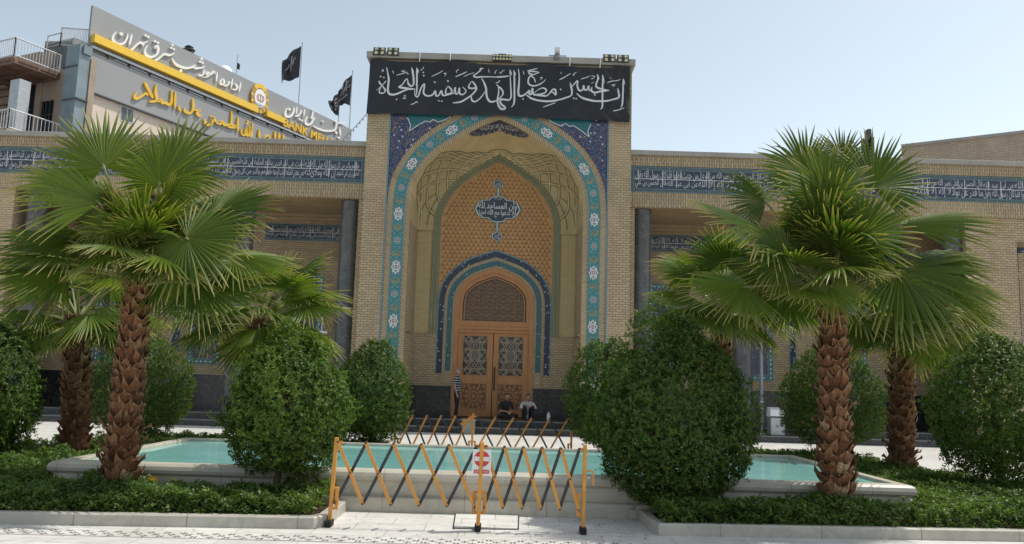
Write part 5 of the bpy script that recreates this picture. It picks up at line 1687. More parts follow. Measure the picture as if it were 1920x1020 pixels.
# ------------------------------------------------------------------ small things on the platform
t = empty('litter_bin', (9.46, -.45, .2), 'pale grey litter bin with sloping white lid on the steps at the right', 'bin')
mb = MB(); mb.bbox(9.23, 9.69, -.68, -.25, .2, .80, .02); mb.build('body', M['metal_light'], t)
mb = MB(); mb.add([(9.21, -.70, .80), (9.71, -.70, .80), (9.71, -.23, .80), (9.21, -.23, .80), (9.25, -.60, 1.03), (9.67, -.60, 1.03), (9.67, -.25, 1.10), (9.25, -.25, 1.10)], [(3,2,1,0),(4,5,6,7),(0,1,5,4),(1,2,6,5),(2,3,7,6),(3,0,4,7)]); mb.build('lid', M['white_paint'], t)
mb = MB(); mb.box(9.22, 9.70, -.705, -.66, .77, .82); mb.build('rim', M['metal_dark'], t)
t = empty('metal_pole', (9.05, -.3, .2), 'slim grey metal pole standing beside a dark column at the right', 'pole')
mb = MB(); mb.cyl((9.05, -.3, .22), (9.05, -.3, 5.6), .06, None, 12); mb.build('pole', M['metal_grey'], t, True)
mb = MB(); mb.cyl((9.05, -.3, .2), (9.05, -.3, .24), .16, None, 14)
for z in (1.25, 3.3, 4.3): mb.cyl((9.05, -.3, z), (9.05, -.3, z+.04), .072, None, 12)
mb.build('collar', M['metal_light'], t)
t = empty('sign_stand', (-6.2, 1.4, FZ), 'tall white metal sign stand with cross arms beside the left column', 'stand')
mb = MB(); mb.cyl((-6.15, 1.4, FZ), (-6.15, 1.4, 3.30), .04, None, 8); mb.cyl((-6.30, 1.4, 2.6), (-6.30, 1.4, 3.25), .03, None, 8); mb.box(-6.47, -5.92, 1.37, 1.43, 3.20, 3.28); mb.box(-6.40, -6.0, 1.37, 1.43, 4.25, 4.31); mb.cyl((-6.12, 1.4, 3.28), (-6.12, 1.4, 4.32), .022, None, 8)
mb.build('post', M['white_paint'], t)
mb = MB(); mb.lathe((-6.15, 1.4, FZ), [(.24, 0), (.24, .03), (.05, .06)], 16); mb.build('base', M['metal_grey'], t)
t = empty('storage_box', (-.64, -1.45, 0), 'small greenish grey box against the steps behind the far barrier', 'box')
mb = MB(); mb.bbox(-.84, -.44, -1.62, -1.28, 0, .42, .015); mb.build('body', plain('grey green plastic', (.24,.25,.20), .6, .4), t)
mb = MB(); mb.bbox(-.86, -.42, -1.64, -1.26, .42, .47, .01); mb.build('lid', plain('grey green plastic lid', (.27,.28,.23), .6, .4), t)
t = empty('water_bottle', (2.02, 1.0, FZ), 'clear and white plastic bottle on the platform right of the seated people', 'bottle')
mb = MB(); mb.lathe((2.02, 1.0, FZ), [(0, 0), (.06, 0), (.065, .03), (.065, .20), (.025, .27), (.025, .30)], 14); mb.build('body', M['white_paint'], t, True)
mb = MB(); mb.cyl((2.02, 1.0, FZ+.30), (2.02, 1.0, FZ+.33), .028, None, 10); mb.build('cap', plain('blue cap', (.05,.12,.35), .4), t)
# loose cables looped round the left column
cb = MB(); r = random.Random(5)
for k in range(3):
    P = []
    for q in range(12):
        a = -pi*.9+pi*.8*q/11; P.append((-8.93+.36*cos(a), .78+.36*sin(a)-.0, 2.1+.9*k-.55*sin(pi*q/11)*(1 if k < 2 else .3)))
    cb.tube(P, .012, 5)
tag(cb.build('cable', M['metal_light']), 'pale cable looped loosely round the second column left of the portal', 'cable')
# ------------------------------------------------------------------ fan palms
def fan_frond(name, parent, Bp_, H, A, N, R, rnd, spread=radians(255), nseg=34, cup=.16, droop=.14, dry=None, pet_r=.020, sag=.10):
    if dry is None: dry = False
    A, N, H, Bp_ = V(A).normalized(), V(N), V(H), V(Bp_)
    N = (N-A*N.dot(A)).normalized(); Sd = A.cross(N)
    mb = MB(); Z = V((0, 0, 1)); ur = rnd.random()
    st = (.03, .25, .47, .62, .78, .91, 1.0)
    hw = spread/nseg/2
    for k in range(nseg):
        ph = -spread/2+spread*(k+.5)/nseg
        D = A*cos(ph)+Sd*sin(ph)
        T = -A*sin(ph)+Sd*cos(ph)
        L = R*(.66+.34*cos(ph*.62))*rnd.uniform(.92, 1.06)
        dr = droop*rnd.uniform(.3, 2.1)*(1.0 if rnd.random() > .12 else 2.2)
        tw = rnd.uniform(-.085, .085)
        u = min(.98, max(.02, .55*ur+.35*rnd.random()))
        prev = None
        for r in st:
            d = r*L
            w = hw*d if r < .55 else hw*.55*L*((1-r)/.45)**.8
            w = max(w, .0015)
            p = H+D*d+T*(tw*d*max(0, r-.4))-N*(cup*d*(sin(ph)**2)+cup*.35*d*r)-Z*(dr*L*max(0, r-.35)**2)
            fold = w*.85
            row = [p-T*w-N*fold*.5, p+N*fold*.5, p+T*w-N*fold*.5]
            if prev is not None:
                v0, v1 = pr, r
                mb.add([prev[0], prev[1], row[1], row[0]], [(0, 1, 2, 3)], 0, [(u, v0), (u, v0), (u, v1), (u, v1)])
                mb.add([prev[1], prev[2], row[2], row[1]], [(0, 1, 2, 3)], 0, [(u*.9, v0), (u*.9, v0), (u*.9, v1), (u*.9, v1)])
            prev = row; pr = r
    d = H-Bp_
    mid = Bp_.lerp(H, .5)+Z*(sag*d.length)
    P = [Bp_*(1-t)**2+mid*2*t*(1-t)+H*t*t for t in (0, .2, .4, .6, .8, 1)]+[H+A*.06*R]
    mb.tube(P, [pet_r*1.5, pet_r*1.2, pet_r, pet_r*.9, pet_r*.85, pet_r*.8, pet_r*.3], 5, 1, False)
    return mb.build(name, [M['palm_dry'] if dry else M['palm_leaf'], M['petiole']], parent)

def palm_trunk(parent, base, top, r0, r1, seed, rowh=.105, per=9):
    rnd = random.Random(seed); mb = MB()
    base, top = V(base), V(top); H = (top-base).length; ax = (top-base).normalized()
    X = ax.orthogonal().normalized(); Y = ax.cross(X)
    mb.tube([base-ax*.25, base, base.lerp(top, .5), top, top+ax*.15], [r0*.86, r0*.86, (r0+r1)*.43, r1*.86, r1*.5], 20, 0)
    for q in range(len(mb.uv)): mb.uv[q] = [(.08, 0)]*len(mb.f[q])
    rows = int(H/rowh)
    for i in range(rows+1):
        f = i/rows; z = f*H
        rr = r0+(r1-r0)*min(1, f*1.15)
        if f < .12: rr *= 1.0+.10*(1-f/.12)
        for k in range(per):
            a = 2*pi*(k+(.5 if i % 2 else 0)+i*.07)/per+rnd.uniform(-.12, .12)
            if rnd.random() < .03: continue
            D = X*cos(a)+Y*sin(a); T = -X*sin(a)+Y*cos(a)
            w = 2*pi*rr/per*rnd.uniform(.48, .62)
            h = rowh*rnd.uniform(1.05, 1.55); fl = rnd.uniform(.025, .06)*(1.35 if f < .25 else 1.0)
            if rnd.random() < .15: fl *= 1.7
            o = base+ax*(z+rnd.uniform(-.03, .03)); tilt = rnd.uniform(-.25, .25)*w
            u = min(.99, max(.05, rnd.gauss(.48, .20)+(.25*max(0, 1-f/.25) if rnd.random() < .5 else 0)))
            cols = (-1, -.55, 0, .55, 1)
            prof = ((0, .66, -.02), (.35, .95, .018), (.66, 1.05, fl*.55+.01), (.9, 1.0, fl))
            grid = []
            notch = rnd.uniform(.25, .6)*h; hl, hr = rnd.uniform(.5, 1.3), rnd.uniform(.5, 1.3)
            for ri, (q, wf, off) in enumerate(prof):
                row = []
                for cx in cols:
                    round_ = .040*wf*(w/.15)*cx*cx
                    p = o+ax*(h*q+tilt*cx*q)+D*(rr*.93+off-round_+.012*(1-abs(cx)))+T*(w*wf*cx)
                    if ri == 3:                                  # torn edge: sunken middle, hooked corners
                        p = p+ax*(notch*((abs(cx)**1.5)*(hl if cx < 0 else hr)-.45)+rnd.uniform(-.012, .012))+D*(.022*abs(cx)*rnd.uniform(.3, 1.6))
                    row.append(p)
                grid.append(row)
            vv = (0, .4, .75, 1)
            for j_ in range(3):
                for c_ in range(4):
                    mb.add([grid[j_][c_], grid[j_][c_+1], grid[j_+1][c_+1], grid[j_+1][c_]], [(0, 1, 2, 3)], 0, [(u, vv[j_]), (u, vv[j_]), (u, vv[j_+1]), (u, vv[j_+1])])
            for q in range(2):                                   # loose fibres
                cx = rnd.uniform(-.9, .9); p = o+ax*h*.85+D*(rr*.93+fl)+T*w*cx
                e = p+ax*rnd.uniform(.02, .07)+D*rnd.uniform(.01, .04)+T*rnd.uniform(-.03, .03)
                mb.add([p-T*.005, p+T*.005, e], [(0, 1, 2)], 0, [(.9, .9), (.9, .9), (.95, 1)])
    return mb.build('trunk', M['boots'], parent)

TOCAM = V((0, -1, 0)); UPV = V((0, 0, 1))
def palm(name, label, base, top, r0, r1, seed, spec, nfill, RF, Yt, elev=(-25, 80), front_fill=False, per=9, rowh=.105):
    """spec: traced fronds (hub px, axis direction px, depth offset of hub, axis y-slant, radius m, facing 0..1, spread deg)"""
    rnd = random.Random(seed)
    t = empty(name, base, label, 'palm tree', 'fan palms in the planting beds')
    palm_trunk(t, base, top, r0, r1, seed, rowh, per)
    crown = V(top)
    for (hx, hy), (dx, dy), dep, slant, R, face, sprd in spec:
        H = atY(hx, hy, Yt+dep)
        A = V((dx, 0, -dy)).normalized()*1.0+V((0, slant, 0))
        N = TOCAM*face+UPV*(1-face)
        st = crown+V(((H.x-crown.x)*.06, (H.y-crown.y)*.06, rnd.uniform(-.02, .10)))
        fan_frond('frond', t, st, H, A, N, R, rnd, radians(sprd), 44, rnd.uniform(.08, .2), rnd.uniform(.08, .2))
    for i in range(nfill):
        if front_fill: az = 2*pi*(i*.381966+rnd.uniform(-.05, .05))
        else: az = rnd.uniform(-.25, pi+.25) if rnd.random() < .62 else rnd.uniform(pi, 2*pi)                 # to the back and sides
        q = ((i+.5)/nfill)
        e = radians(elev[0]+(elev[1]-elev[0])*(q**1.1)+rnd.uniform(-8, 8))
        D = V((cos(e)*cos(az), cos(e)*sin(az), sin(e)))
        Lp = RF*rnd.uniform(.55, 1.0)*(1.0 if e > -.2 else .8)
        H = crown+D*Lp+V((0, 0, .05))
        bend = radians(rnd.uniform(5, 30))*(1.2 if e < .5 else .6)
        hz = V((cos(az), sin(az), 0))
        A = D*cos(bend)-UPV*sin(bend)
        side = hz.cross(UPV)
        N = UPV-A*A.z
        N = N.normalized()+side*rnd.uniform(-.45, .45)+TOCAM*rnd.uniform(0, .4)
        fan_frond('frond', t, crown+V((0, 0, rnd.uniform(-.05, .08)))+D*.05, H, A, N, RF*rnd.uniform(.60, .85), rnd, radians(rnd.uniform(215, 270)), 38, rnd.uniform(.08, .25), rnd.uniform(.1, .26))
    return t

YL = -17.5
lb, lt = atY(223, 898, YL), atY(259, 538, YL)
SPL = [((299,345),(.05,-1),-.35,-.15,0.8,0.8,290), ((322,318),(.28,-1),.25,.15,0.92,0.7,250), ((195,314),(-.45,-1),-.15,.1,0.95,0.6,250), ((188,382),(-1,-.75),-.55,-.2,1.05,0.35,180), ((150,345),(-1,-.35),.2,.1,0.9,0.3,200), ((207,401),(.15,1),-.6,-.45,0.6,0.6,250), ((350,446),(.62,.42),-.75,-.35,0.88,0.72,330), ((400,401),(1,-.32),-.2,-.1,0.95,0.55,250), ((136,453),(-1,-.12),-.35,-.2,1.05,0.3,220), ((127,508),(-1,.02),-.35,-.25,1.05,0.38,210), ((270,488),(.3,1),-.65,-.75,.44,0.6,300), ((367,532),(1,.26),-.35,-.2,1.0,0.42,200), ((437,478),(1,.10),-.1,.05,0.9,0.32,220), ((235,430),(-.4,.5),-.4,-.3,0.7,0.5,260), ((330,400),(.5,-.2),.3,.3,0.85,0.45,260), ((300,520),(.7,.5),.2,.3,0.75,0.4,260)]
palm('fan_palm', 'tall fan palm with shaggy brown trunk in front of the pool left of the barrier', lb, lt, .20, .145, 11, SPL, 34, .95, YL, elev=(6, 74), per=8, rowh=.128)
YR = -17.4
rb_, rt_ = atY(1568, 926, YR), atY(1559, 560, YR)
SPR_ = [((1550,369),(0,-1),-.4,-.2,0.8,0.78,290), ((1512,327),(-.15,-1),.1,.1,0.82,0.7,240), ((1580,306),(.15,-1),.4,.2,0.64,0.65,240), ((1636,352),(.42,-1),-.1,.05,0.9,0.6,230), ((1436,432),(-1,-.42),-.3,-.15,1.15,0.32,220), ((1436,378),(-1,-.85),.15,.1,0.75,0.45,220), ((1609,447),(.35,-.55),-.7,-.35,0.75,0.6,300), ((1690,420),(1,-.22),-.2,-.1,1.2,0.3,150), ((1476,483),(-.7,-.45),-.7,-.35,0.66,0.66,300), ((1685,506),(1,.12),-.5,-.3,1.15,0.55,300), ((1735,483),(1,-.12),-.1,0,0.9,0.35,220), ((1558,536),(.02,1),-.75,-.8,0.56,0.55,280), ((1664,550),(1,.24),-.4,-.25,1.0,0.45,160), ((1398,538),(-1,.10),-.35,-.2,0.92,0.4,220), ((1478,560),(-.9,.36),-.3,-.25,0.7,0.42,220), ((1752,521),(1,.05),.1,.1,1.0,0.35,220), ((1560,470),(.2,.4),-.3,-.4,0.55,0.5,280)]
palm('fan_palm', 'tall fan palm in front of the pool right of the barrier', rb_, rt_, .20, .155, 12, SPR_, 36, .95, YR, elev=(6, 74), per=8, rowh=.128)
for (bx, by, tx, ty, Y, lab, sd, r0, r1, RF, nf) in (
        (141, 852, 146, 606, -13.5, 'shorter fan palm with pale ragged trunk foot, beside the leftmost shrub', 21, .235, .19, 1.05, 26),
        (486, 830, 484, 612, -11.2, 'fan palm rising behind the round bright shrub left of the barrier', 22, .21, .18, 1.30, 30),
        (1690, 888, 1690, 610, -12.5, 'shorter dark trunked fan palm behind the tall right palm, beside the rightmost shrub', 23, .23, .195, 1.22, 30),
        (1352, 830, 1352, 585, -11.0, 'fan palm rising behind the biggest dark shrub right of the barrier', 24, .21, .18, 1.25, 30)):
    b = atY(bx, by, Y); b.z = min(b.z, .15); tt_ = atY(tx, ty, Y)
    palm('fan_palm', lab, b, tt_, r0, r1, sd, [], nf, RF, Y, elev=(-22, 66), front_fill=True, per=8, rowh=.128)

# ------------------------------------------------------------------ shrubs and low hedges
def leaf_quads(C, D, rng, k, L, W, spread=1.0, ucorr=None):
    """k leaves round each sprig centre C with outward direction D"""
    n = len(C)
    C = np.repeat(C, k, 0); D = np.repeat(D, k, 0)
    rand = rng.normal(size=(n*k, 3))
    P = rand-(rand*D).sum(1, keepdims=True)*D
    P /= np.linalg.norm(P, axis=1, keepdims=True)+1e-9
    ax = P*spread+D*rng.uniform(.15, .9, (n*k, 1)); ax[:, 2] += rng.uniform(-.25, .25, n*k)
    ax /= np.linalg.norm(ax, axis=1, keepdims=True)
    sd = np.cross(ax, D+.35*rng.normal(size=(n*k, 3))); sd /= np.linalg.norm(sd, axis=1, keepdims=True)+1e-9
    nr = np.cross(sd, ax)
    l = (L*rng.uniform(.5, 1.35, (n*k, 1))); w = (W*rng.uniform(.75, 1.2, (n*k, 1)))
    base = C+D*rng.uniform(-.03, .03, (n*k, 1))
    vs = np.empty((n*k, 4, 3))
    vs[:, 0] = base; vs[:, 2] = base+ax*l-nr*l*.12
    m = base+ax*l*.48
    vs[:, 1] = m+sd*w*.5+nr*w*.18; vs[:, 3] = m-sd*w*.5+nr*w*.18
    u = rng.uniform(0, 1, n*k)**1.3
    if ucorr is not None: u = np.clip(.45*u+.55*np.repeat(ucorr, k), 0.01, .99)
    uv = np.empty((n*k, 4, 2)); uv[:, :, 0] = u[:, None]; uv[:, :, 1] = np.array([0, .5, 1, .5])
    return vs.reshape(-1, 3), np.arange(n*k*4).reshape(-1, 4), uv.reshape(-1, 2)

def crown_points(c, rx, ry, zb, zt, n, rng, lump=.12, pw=2.3, taper=.16):
    """points through an egg shaped crown; returns positions and outward directions"""
    d = rng.normal(size=(n, 3)); d /= np.linalg.norm(d, axis=1, keepdims=True)
    bd = rng.normal(size=(26, 3)); bd /= np.linalg.norm(bd, axis=1, keepdims=True)
    amp = rng.uniform(-.9, 1, 26)*lump
    f = 1+(np.exp(-((1-d@bd.T)/.055))*amp).sum(1)
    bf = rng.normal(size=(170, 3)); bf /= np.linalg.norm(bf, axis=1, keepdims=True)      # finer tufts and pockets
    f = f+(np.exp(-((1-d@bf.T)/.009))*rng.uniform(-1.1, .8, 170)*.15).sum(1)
    zm = zb+(zt-zb)*.42
    hz = np.where(d[:, 2] > 0, zt-zm, zm-zb)
    # superellipsoid: fuller than an egg
    k = (np.abs(d[:, 0])**pw+np.abs(d[:, 1])**pw+np.abs(d[:, 2])**pw)**(-1/pw)
    rad = k*f*(1-.42*rng.uniform(0, 1, n)**2.2)
    tp = 1-taper*np.clip(d[:, 2], 0, 1)*2.2*np.clip(d[:, 2], .2, 1)
    P = np.stack([c[0]+d[:, 0]*rx*rad*tp, c[1]+d[:, 1]*ry*rad*tp, zm+d[:, 2]*hz*rad], 1)
    o = d*np.array([1/rx, 1/ry, 1.0/np.mean(hz)]); o /= np.linalg.norm(o, axis=1, keepdims=True)
    return P, o, f

def shrub(label, px, Y, ptop, pbot, w, mat, seed, n=2600, L=.062, W=.030, trunk=None, core=.72, lump=.12, rd=1.0, pw=2.3, taper=.16, group='clipped shrubs in the planting beds'):
    rng = np.random.default_rng(seed)
    a, b = atY(px, ptop, Y), atY(px, pbot, Y)
    zt, zb, x = a.z, max(.12, b.z), a.x
    x = (a.x+b.x)/2
    t = empty('shrub', (x, Y, .1), label, 'shrub', group)
    P, o, f = crown_points((x, Y), w/2, w/2*rd, zb, zt, n, rng, lump, pw, taper)
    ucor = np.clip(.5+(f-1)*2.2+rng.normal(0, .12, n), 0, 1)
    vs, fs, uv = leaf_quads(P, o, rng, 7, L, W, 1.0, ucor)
    # loose shoots standing out of the clipped outline
    m = n//8
    i = rng.choice(n, m); Ps = P[i]+o[i]*rng.uniform(.02, .13, (m, 1)); Ds = o[i]+np.array([0, 0, .5]); Ds /= np.linalg.norm(Ds, axis=1, keepdims=True)
    v2, f2, u2 = leaf_quads(Ps, Ds, rng, 7, L*.9, W*.8, .6, np.full(m, .85))
    vs = np.concatenate([vs, v2]); fs = np.concatenate([fs, f2+len(uv)]); uv = np.concatenate([uv, u2])
    np_mesh('crown', vs, fs, uv, mat, t)
    mb = MB(); rnd = random.Random(seed)
    zm = zb+(zt-zb)*.4
    stems = trunk or [(0, .05)]
    for dx, r in stems:
        mb.tube([(x+dx, Y, .02), (x+dx*.9, Y, zb*.6+.1), (x+dx*.6, Y, zb+.12), (x+dx*.3, Y, zm)], [r*1.1, r, r*.85, r*.5], 10)
        for k in range(7):
            a_ = rnd.uniform(0, 2*pi); q = rnd.uniform(.35, .8)
            e = V((x+cos(a_)*w*.33*q*1.2, Y+sin(a_)*w*.33*q*1.2, zb+(zt-zb)*rnd.uniform(.15, .75)))
            s0 = V((x+dx*.7, Y, zb+.02)); mb.tube([s0, s0.lerp(e, .5)+V((0, 0, -.05)), e], [r*.55, r*.4, r*.18], 6)
    for k in range(26):                          # bare twigs poking through the clipped surface
        i = int(rng.integers(0, len(P))); p0 = V(P[i]); d0 = V(o[i])
        mb.tube([p0-d0*.12, p0+d0*rnd.uniform(.0, .05)+V((rnd.uniform(-.03, .03), 0, rnd.uniform(0, .05)))], [.006, .003], 5)
    mb.build('trunk', M['bark'], t, True)
    return t
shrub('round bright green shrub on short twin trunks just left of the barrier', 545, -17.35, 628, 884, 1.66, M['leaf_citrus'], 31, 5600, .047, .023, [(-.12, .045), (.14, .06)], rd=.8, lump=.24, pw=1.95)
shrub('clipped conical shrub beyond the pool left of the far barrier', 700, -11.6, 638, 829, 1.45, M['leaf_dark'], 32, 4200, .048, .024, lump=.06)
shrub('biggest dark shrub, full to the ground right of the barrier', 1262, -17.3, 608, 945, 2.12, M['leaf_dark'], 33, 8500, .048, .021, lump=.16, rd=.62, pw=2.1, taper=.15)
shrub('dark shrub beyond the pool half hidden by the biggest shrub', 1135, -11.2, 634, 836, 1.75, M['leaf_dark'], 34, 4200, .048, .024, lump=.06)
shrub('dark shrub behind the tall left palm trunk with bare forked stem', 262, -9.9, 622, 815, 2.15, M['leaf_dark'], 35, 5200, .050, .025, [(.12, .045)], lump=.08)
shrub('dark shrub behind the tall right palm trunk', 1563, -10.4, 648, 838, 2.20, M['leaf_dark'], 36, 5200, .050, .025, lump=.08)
shrub('dark shrub cut off by the left edge of the photo', -14, -15.0, 596, 862, 1.36, M['leaf_dark'], 37, 4600, .052, .026, lump=.10)
shrub('leafy shrub on a bare trunk at the right edge of the photo', 1868, -15.0, 624, 898, 2.05, M['leaf_dark'], 38, 5200, .054, .027, [(.02, .07)], lump=.14, pw=2.05)

def hedge(label, polys, seed, per_m2, heights):
    rng = np.random.default_rng(seed); allP = []
    for poly, h in zip(polys, heights):
        xs, ys = [p[0] for p in poly], [p[1] for p in poly]
        area = abs(sum(poly[i][0]*poly[(i+1) % len(poly)][1]-poly[(i+1) % len(poly)][0]*poly[i][1] for i in range(len(poly))))/2
        n = int(area*per_m2*2.2)
        q = np.stack([rng.uniform(min(xs), max(xs), n), rng.uniform(min(ys), max(ys), n)], 1)
        keep = np.array([inside(a, b, poly) for a, b in q]); q = q[keep][:int(area*per_m2)]
        lumpz = .06*np.sin(q[:, 0]*2.7+seed)*np.cos(q[:, 1]*4.3)+.05*np.sin(q[:, 0]*7.3+q[:, 1]*5)*np.sin(q[:, 0]*3.1)+.03*np.sin(q[:, 0]*17+q[:, 1]*13)
        z = (h+lumpz)*(1-.55*rng.uniform(0, 1, len(q))**2.5)
        allP.append(np.stack([q[:, 0], q[:, 1], np.maximum(.12, z)], 1))
    # sprigs hanging over the kerb along the front edge
    (xa, ya), (xb, yb) = polys[0][0], polys[0][1]
    m = int(abs(xb-xa)*170); f = rng.uniform(0, 1, m)
    allP.append(np.stack([xa+(xb-xa)*f, ya+(yb-ya)*f+rng.uniform(-.03, .10, m), rng.uniform(.10, 1, m)*heights[0]*(.72+.25*np.sin(f*31+seed)*np.sin(f*77))], 1))
    P = np.concatenate(allP); n = len(P)
    D = np.stack([rng.normal(0, .45, n), rng.normal(-.12, .45, n), np.ones(n)], 1); D /= np.linalg.norm(D, axis=1, keepdims=True)
    uc = np.clip(.5+.25*np.sin(P[:, 0]*3.3)+.2*np.sin(P[:, 1]*4.7+P[:, 0])+rng.normal(0, .15, n), 0, 1)
    vs, fs, uv = leaf_quads(P, D, rng, 6, .050, .026, 1.0, uc)
    o = np_mesh('ground_cover', vs, fs, uv, M['leaf_hedge'])
    return tag(o, label, 'hedge', None, 'stuff')
hedge('low leafy ground cover filling the bed left of the barrier', [[(-9.4, -18.97), (-1.72, -18.38), (-1.60, -17.28), (-9.4, -17.28)], [(-9.3, -17.28), (-5.45, -17.28), (-5.45, -9.8), (-7.3, -9.8), (-8.1, -13)], [(-5.45, -12.6), (-1.8, -12.6), (-1.8, -11.0), (-5.45, -11.0)]], 51, 820, [.31, .35, .40])
hedge('low leafy ground cover filling the bed right of the barrier', [[(2.36, -18.20), (9.6, -17.68), (9.6, -17.28), (2.32, -17.28)], [(5.9, -17.28), (9.3, -17.28), (8.2, -13), (7.9, -9.5), (5.9, -9.5)], [(2.5, -12.6), (5.9, -12.6), (5.9, -11.0), (2.5, -11.0)]], 52, 820, [.32, .34, .40])
# a fallen yellow flower head in the left bed
fl = MB(); p = atY(288, 899, -17.6)
for k in range(9):
    a = 2*pi*k/9; d = V((cos(a)*.07, -.03, sin(a)*.05)); s = V((-sin(a)*.025, 0, cos(a)*.025)); fl.poly([p, p+d*.6+s, p+d, p+d*.6-s])
fl.lathe(p+V((0, -.02, -.015)), [(0, 0), (.03, .005), (.03, .02), (0, .03)], 8)
tag(fl.build('yellow_flower', plain('yellow petals', (.60,.36,.03), .6)), 'single yellow flower in the low hedge right of the tall left palm trunk', 'flower')

# ------------------------------------------------------------------ people at the door
def person(label, bones, mats, hair=None, seed=0, extra=None):
    """bones: chains of (point, radius, material index); grown into one skinned surface"""
    vs, es, rad, seg = [], [], [], []
    key = {}
    def vid(p, r):
        k = tuple(round(c, 4) for c in p)
        if k not in key: key[k] = len(vs); vs.append(k); rad.append(r)
        return key[k]
    for chain in bones:
        prev = None
        for p, r, m in chain:
            i = vid(p, r)
            if prev is not None and prev != i: es.append((prev, i)); seg.append((V(vs[prev]), V(vs[i]), m, (rad[prev]+r)/2))
            prev = i
    me = bpy.data.meshes.new("person"); me.from_pydata(vs, es, [])
    ob = bpy.data.objects.new("person", me); COL.objects.link(ob)
    sk = ob.modifiers.new("skin", 'SKIN'); sk.use_smooth_shade = True
    for i, sv in enumerate(me.skin_vertices[0].data):
        sv.radius = (rad[i], rad[i]); sv.use_root = (i == 0)
    sb = ob.modifiers.new("sub", 'SUBSURF'); sb.levels = 2; sb.render_levels = 2
    dg = bpy.context.evaluated_depsgraph_get()
    m2 = bpy.data.meshes.new_from_object(ob.evaluated_get(dg)); bpy.data.objects.remove(ob)
    m2.materials.clear()
    for mt in mats: m2.materials.append(mt)
    for p in m2.polygons:
        c = p.center; best = None
        for a, b, m, r in seg:
            t = max(0, min(1, (c-a).dot(b-a)/max(1e-9, (b-a).length_squared))); d = (c-a.lerp(b, t)).length/r
            if best is None or d < best[0]: best = (d, m)
        p.material_index = best[1]; p.use_smooth = True
    if not m2.uv_layers: m2.uv_layers.new(name="UVMap")
    m2.name = "person"
    o = bpy.data.objects.new('person', m2); COL.objects.link(o)
    tag(o, label, 'person')
    if hair:
        mb = MB()
        c, r, cut, fwd, mt = hair                              # cap of hair: ellipsoid shell over the skull
        c = V(c); fwd = V(fwd).normalized(); n1, n2 = 14, 20; V_ = []; F_ = []
        for i in range(n1+1):
            th = pi*.62*i/n1
            for k in range(n2):
                ph = 2*pi*k/n2; d = V((sin(th)*cos(ph), sin(th)*sin(ph), cos(th)))
                q = 1.0+.05*sin(7*ph+5*th)+.03*sin(13*ph)
                if d.dot(fwd) > cut: q *= .80
                V_.append(c+V((d.x*r*.92*q, d.y*r*q, d.z*r*1.08*q)))
        for i in range(n1):
            for k in range(n2): F_.append((i*n2+k, (i+1)*n2+k, (i+1)*n2+(k+1) % n2, i*n2+(k+1) % n2))
        mb.add(V_, F_); mb.build('hair', mt, o, True)
    if extra:
        mb = MB(); extra(mb); mb.build('face_detail', [M['hair_black'], M['skin']], o, True)
    return o
def hand(wr, d, curl, side, m=0, s=1.0):
    """palm and five fingers from the wrist; d along the hand, curl the way fingers bend, side towards the thumb"""
    wr, d, curl, side = V(wr), V(d).normalized(), V(curl).normalized(), V(side).normalized()
    pm = wr+d*.05*s; ch = [[(wr, .026*s, m), (pm, .030*s, m), (wr+d*.085*s, .028*s, m)]]
    for k, (o, L) in enumerate(((.026, .066), (.009, .075), (-.009, .070), (-.025, .055))):
        b = wr+d*.085*s+side*o*s
        ch.append([(wr+d*.085*s, .028*s, m), (b+d*.008*s, .0095*s, m), (b+d*L*.5*s+curl*.012*s, .0088*s, m), (b+d*L*.85*s+curl*.035*s, .0075*s, m), (b+d*L*.9*s+curl*.055*s, .006*s, m)])
    ch.append([(pm, .030*s, m), (pm+side*.032*s, .011*s, m), (pm+side*.048*s+d*.03*s+curl*.01*s, .0095*s, m), (pm+side*.050*s+d*.055*s+curl*.02*s, .0075*s, m)])
    return ch
def head(nk, hc, f, m=0):
    """neck base, head centre, facing direction"""
    nk, hc, f = V(nk), V(hc), V(f).normalized()
    s = f.cross(UPV).normalized()
    return [[(nk, .058, m), (hc-UPV*.095-f*.012, .054, m), (hc-UPV*.02, .082, m), (hc+UPV*.045-f*.008, .086, m), (hc+UPV*.085-f*.012, .066, m)],
            [(hc-UPV*.02, .082, m), (hc-UPV*.072+f*.045, .046, m), (hc-UPV*.088+f*.062, .028, m)],
            [(hc-UPV*.02, .082, m), (hc-UPV*.018+f*.088, .016, m), (hc-UPV*.032+f*.108, .013, m)],
            [(hc-UPV*.02, .082, m), (hc-UPV*.01+s*.086-f*.01, .014, m), (hc+UPV*.015+s*.094-f*.018, .012, m)],
            [(hc-UPV*.02, .082, m), (hc-UPV*.01-s*.086-f*.01, .014, m), (hc+UPV*.015-s*.094-f*.018, .012, m)]]
def face_bits(hc, f):
    hc, f = V(hc), V(f).normalized(); s = f.cross(UPV).normalized()
    def fn(mb):
        for q in (-1, 1):
            c = hc+UPV*.012+f*.083+s*q*.032; mb.lathe(c-V((0, 0, .008)), [(0, 0), (.011, .003), (.012, .008), (.011, .013), (0, .016)], 8, 0)
            mb.bar(c+UPV*.022-s*.018, c+UPV*.022+s*.018, .006, .010, f, 0)
        mb.bar(hc-UPV*.062+f*.088-s*.022, hc-UPV*.062+f*.088+s*.022, .007, .010, f, 0)
    return fn
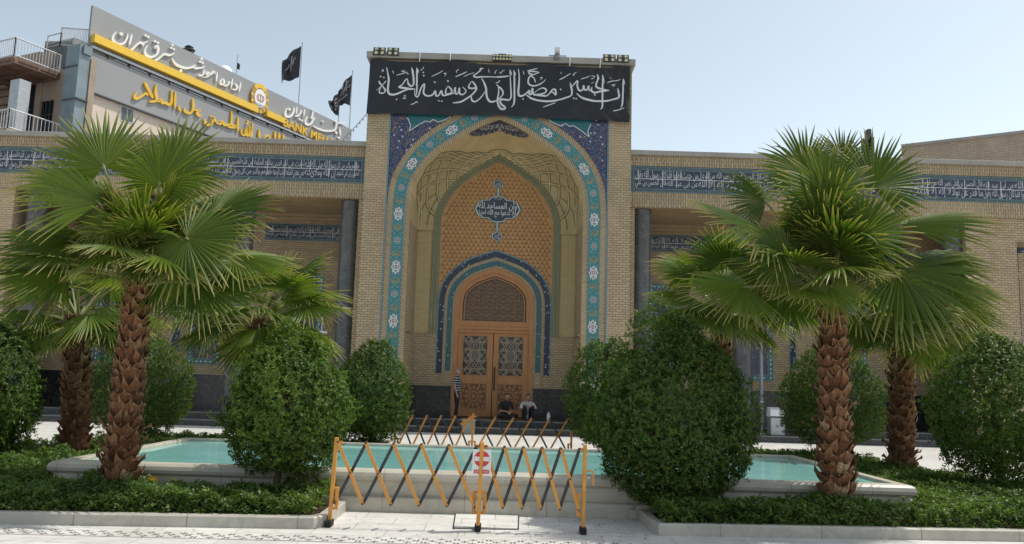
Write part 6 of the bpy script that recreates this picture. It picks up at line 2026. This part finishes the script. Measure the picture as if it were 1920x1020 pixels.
# standing man in a striped shirt, seen from his left side
x, y, z = -1.20, 1.15, FZ
f = V((.75, -.15, 0)).normalized(); s = f.cross(UPV).normalized()    # s: his right
P = lambda a, b, c: V((x, y, z))+f*a+s*b+UPV*c
man = [[(P(0, 0, .88), .135, 1), (P(.005, 0, 1.02), .140, 2), (P(.015, 0, 1.18), .145, 2), (P(-.01, 0, 1.32), .135, 2), (P(-.02, 0, 1.41), .085, 2), (P(-.01, 0, 1.45), .058, 0)]]
for q in (-1, 1):
    man.append([(P(0, 0, .88), .135, 1), (P(.0, q*.085, .80), .098, 1), (P(.015*(1+q), q*.095, .46), .066, 1), (P(-.02+.05*q, q*.10, .10), .046, 1), (P(-.02+.05*q, q*.10, .045), .042, 3), (P(.06+.05*q, q*.11, .035), .038, 3), (P(.14+.05*q, q*.115, .03), .030, 3)])
    sh = P(-.02, q*.185, 1.36); el = P(-.03, q*.235, 1.08); wr = P(.05, q*.235, .84)
    man.append([(P(-.01, 0, 1.32), .135, 2), (sh, .068, 2), (sh.lerp(el, .55), .058, 2), (sh.lerp(el, .62), .046, 0), (el, .040, 0), (wr, .029, 0)])
    man += hand(wr, V((0, 0, -1))+f*.25, f*.4-s*q, f, 0)
hc = P(.02, 0, 1.585)
man += head(P(-.01, 0, 1.45), hc, f)
person('standing man in striped polo shirt and black trousers by the left door jamb', man, [M['skin'], M['trousers'], M['shirt_stripe'], M['shoe']],
       (hc+UPV*.015-f*.012, .098, .30, f, M['hair_grey']), 1, face_bits(hc, f))
# first seated figure, dark clothes, cross legged, looking down at his hands
def sitting(label, x, y, f, shirt, knees_up, mats, seed):
    z = FZ; f = V(f).normalized(); s = f.cross(UPV).normalized()
    P = lambda a, b, c: V((x, y, z))+f*a+s*b+UPV*c
    B = [[(P(0, 0, .11), .135, 1), (P(.0, 0, .26), .135, 2), (P(.06, 0, .42), .135, 2), (P(.10, 0, .55), .118, 2), (P(.12, 0, .62), .080, 2), (P(.14, 0, .655), .056, 0)]]
    for q in (-1, 1):
        hip = P(.02, q*.10, .11)
        if knees_up:
            kn, an, to = P(.36, q*.14, .50), P(.40, q*.13, .09), P(.54, q*.13, .035)
        else:
            kn, an, to = P(.34, q*.36, .14), P(.42, -q*.06, .09), P(.40, -q*.20, .055)
        B.append([(P(0, 0, .11), .135, 1), (hip, .105, 1), (hip.lerp(kn, .5), .088, 1), (kn, .068, 1), (kn.lerp(an, .55), .058, 1), (an, .044, 1), (an+(to-an)*.3-UPV*.01, .040, 3), (to, .030, 3)])
        sh = P(.09, q*.185, .555)
        if knees_up:
            el = P(.28, q*.27, .40); wr = P(.42, q*.10, .50)
        else:
            el = P(.16, q*.28, .30); wr = P(.38, q*.07, .27)
        B.append([(P(.10, 0, .55), .118, 2), (sh, .068, 2), (sh.lerp(el, .5), .058, 2), (el, .046, 2), (el.lerp(wr, .4), .040, 2 if shirt else 0), (wr, .028, 0)])
        B += hand(wr, (wr-el).normalized()*.5+f*.3-UPV*.2, -UPV, -s*q, 0, .95)
    hc = P(.19, 0, .775); fd = (f*.85-UPV*.45).normalized()
    B += head(P(.14, 0, .655), hc, f)
    return person(label, B, mats, (hc+UPV*.02-f*.012, .100, .35, f-UPV*.3, M['hair_black']), seed, face_bits(hc, f))
sitting('person in dark clothes sitting cross legged against the right door leaf, looking down', .50, 1.45, (.35, -1, 0), False, False, [M['skin'], M['trousers'], M['shirt_dark'], M['shoe']], 2)
sitting('person in pale shirt sitting with knees drawn up at the right door jamb', 1.28, 1.45, (.12, -1, 0), True, True, [M['skin'], M['trousers'], M['shirt_white'], M['shoe']], 3)
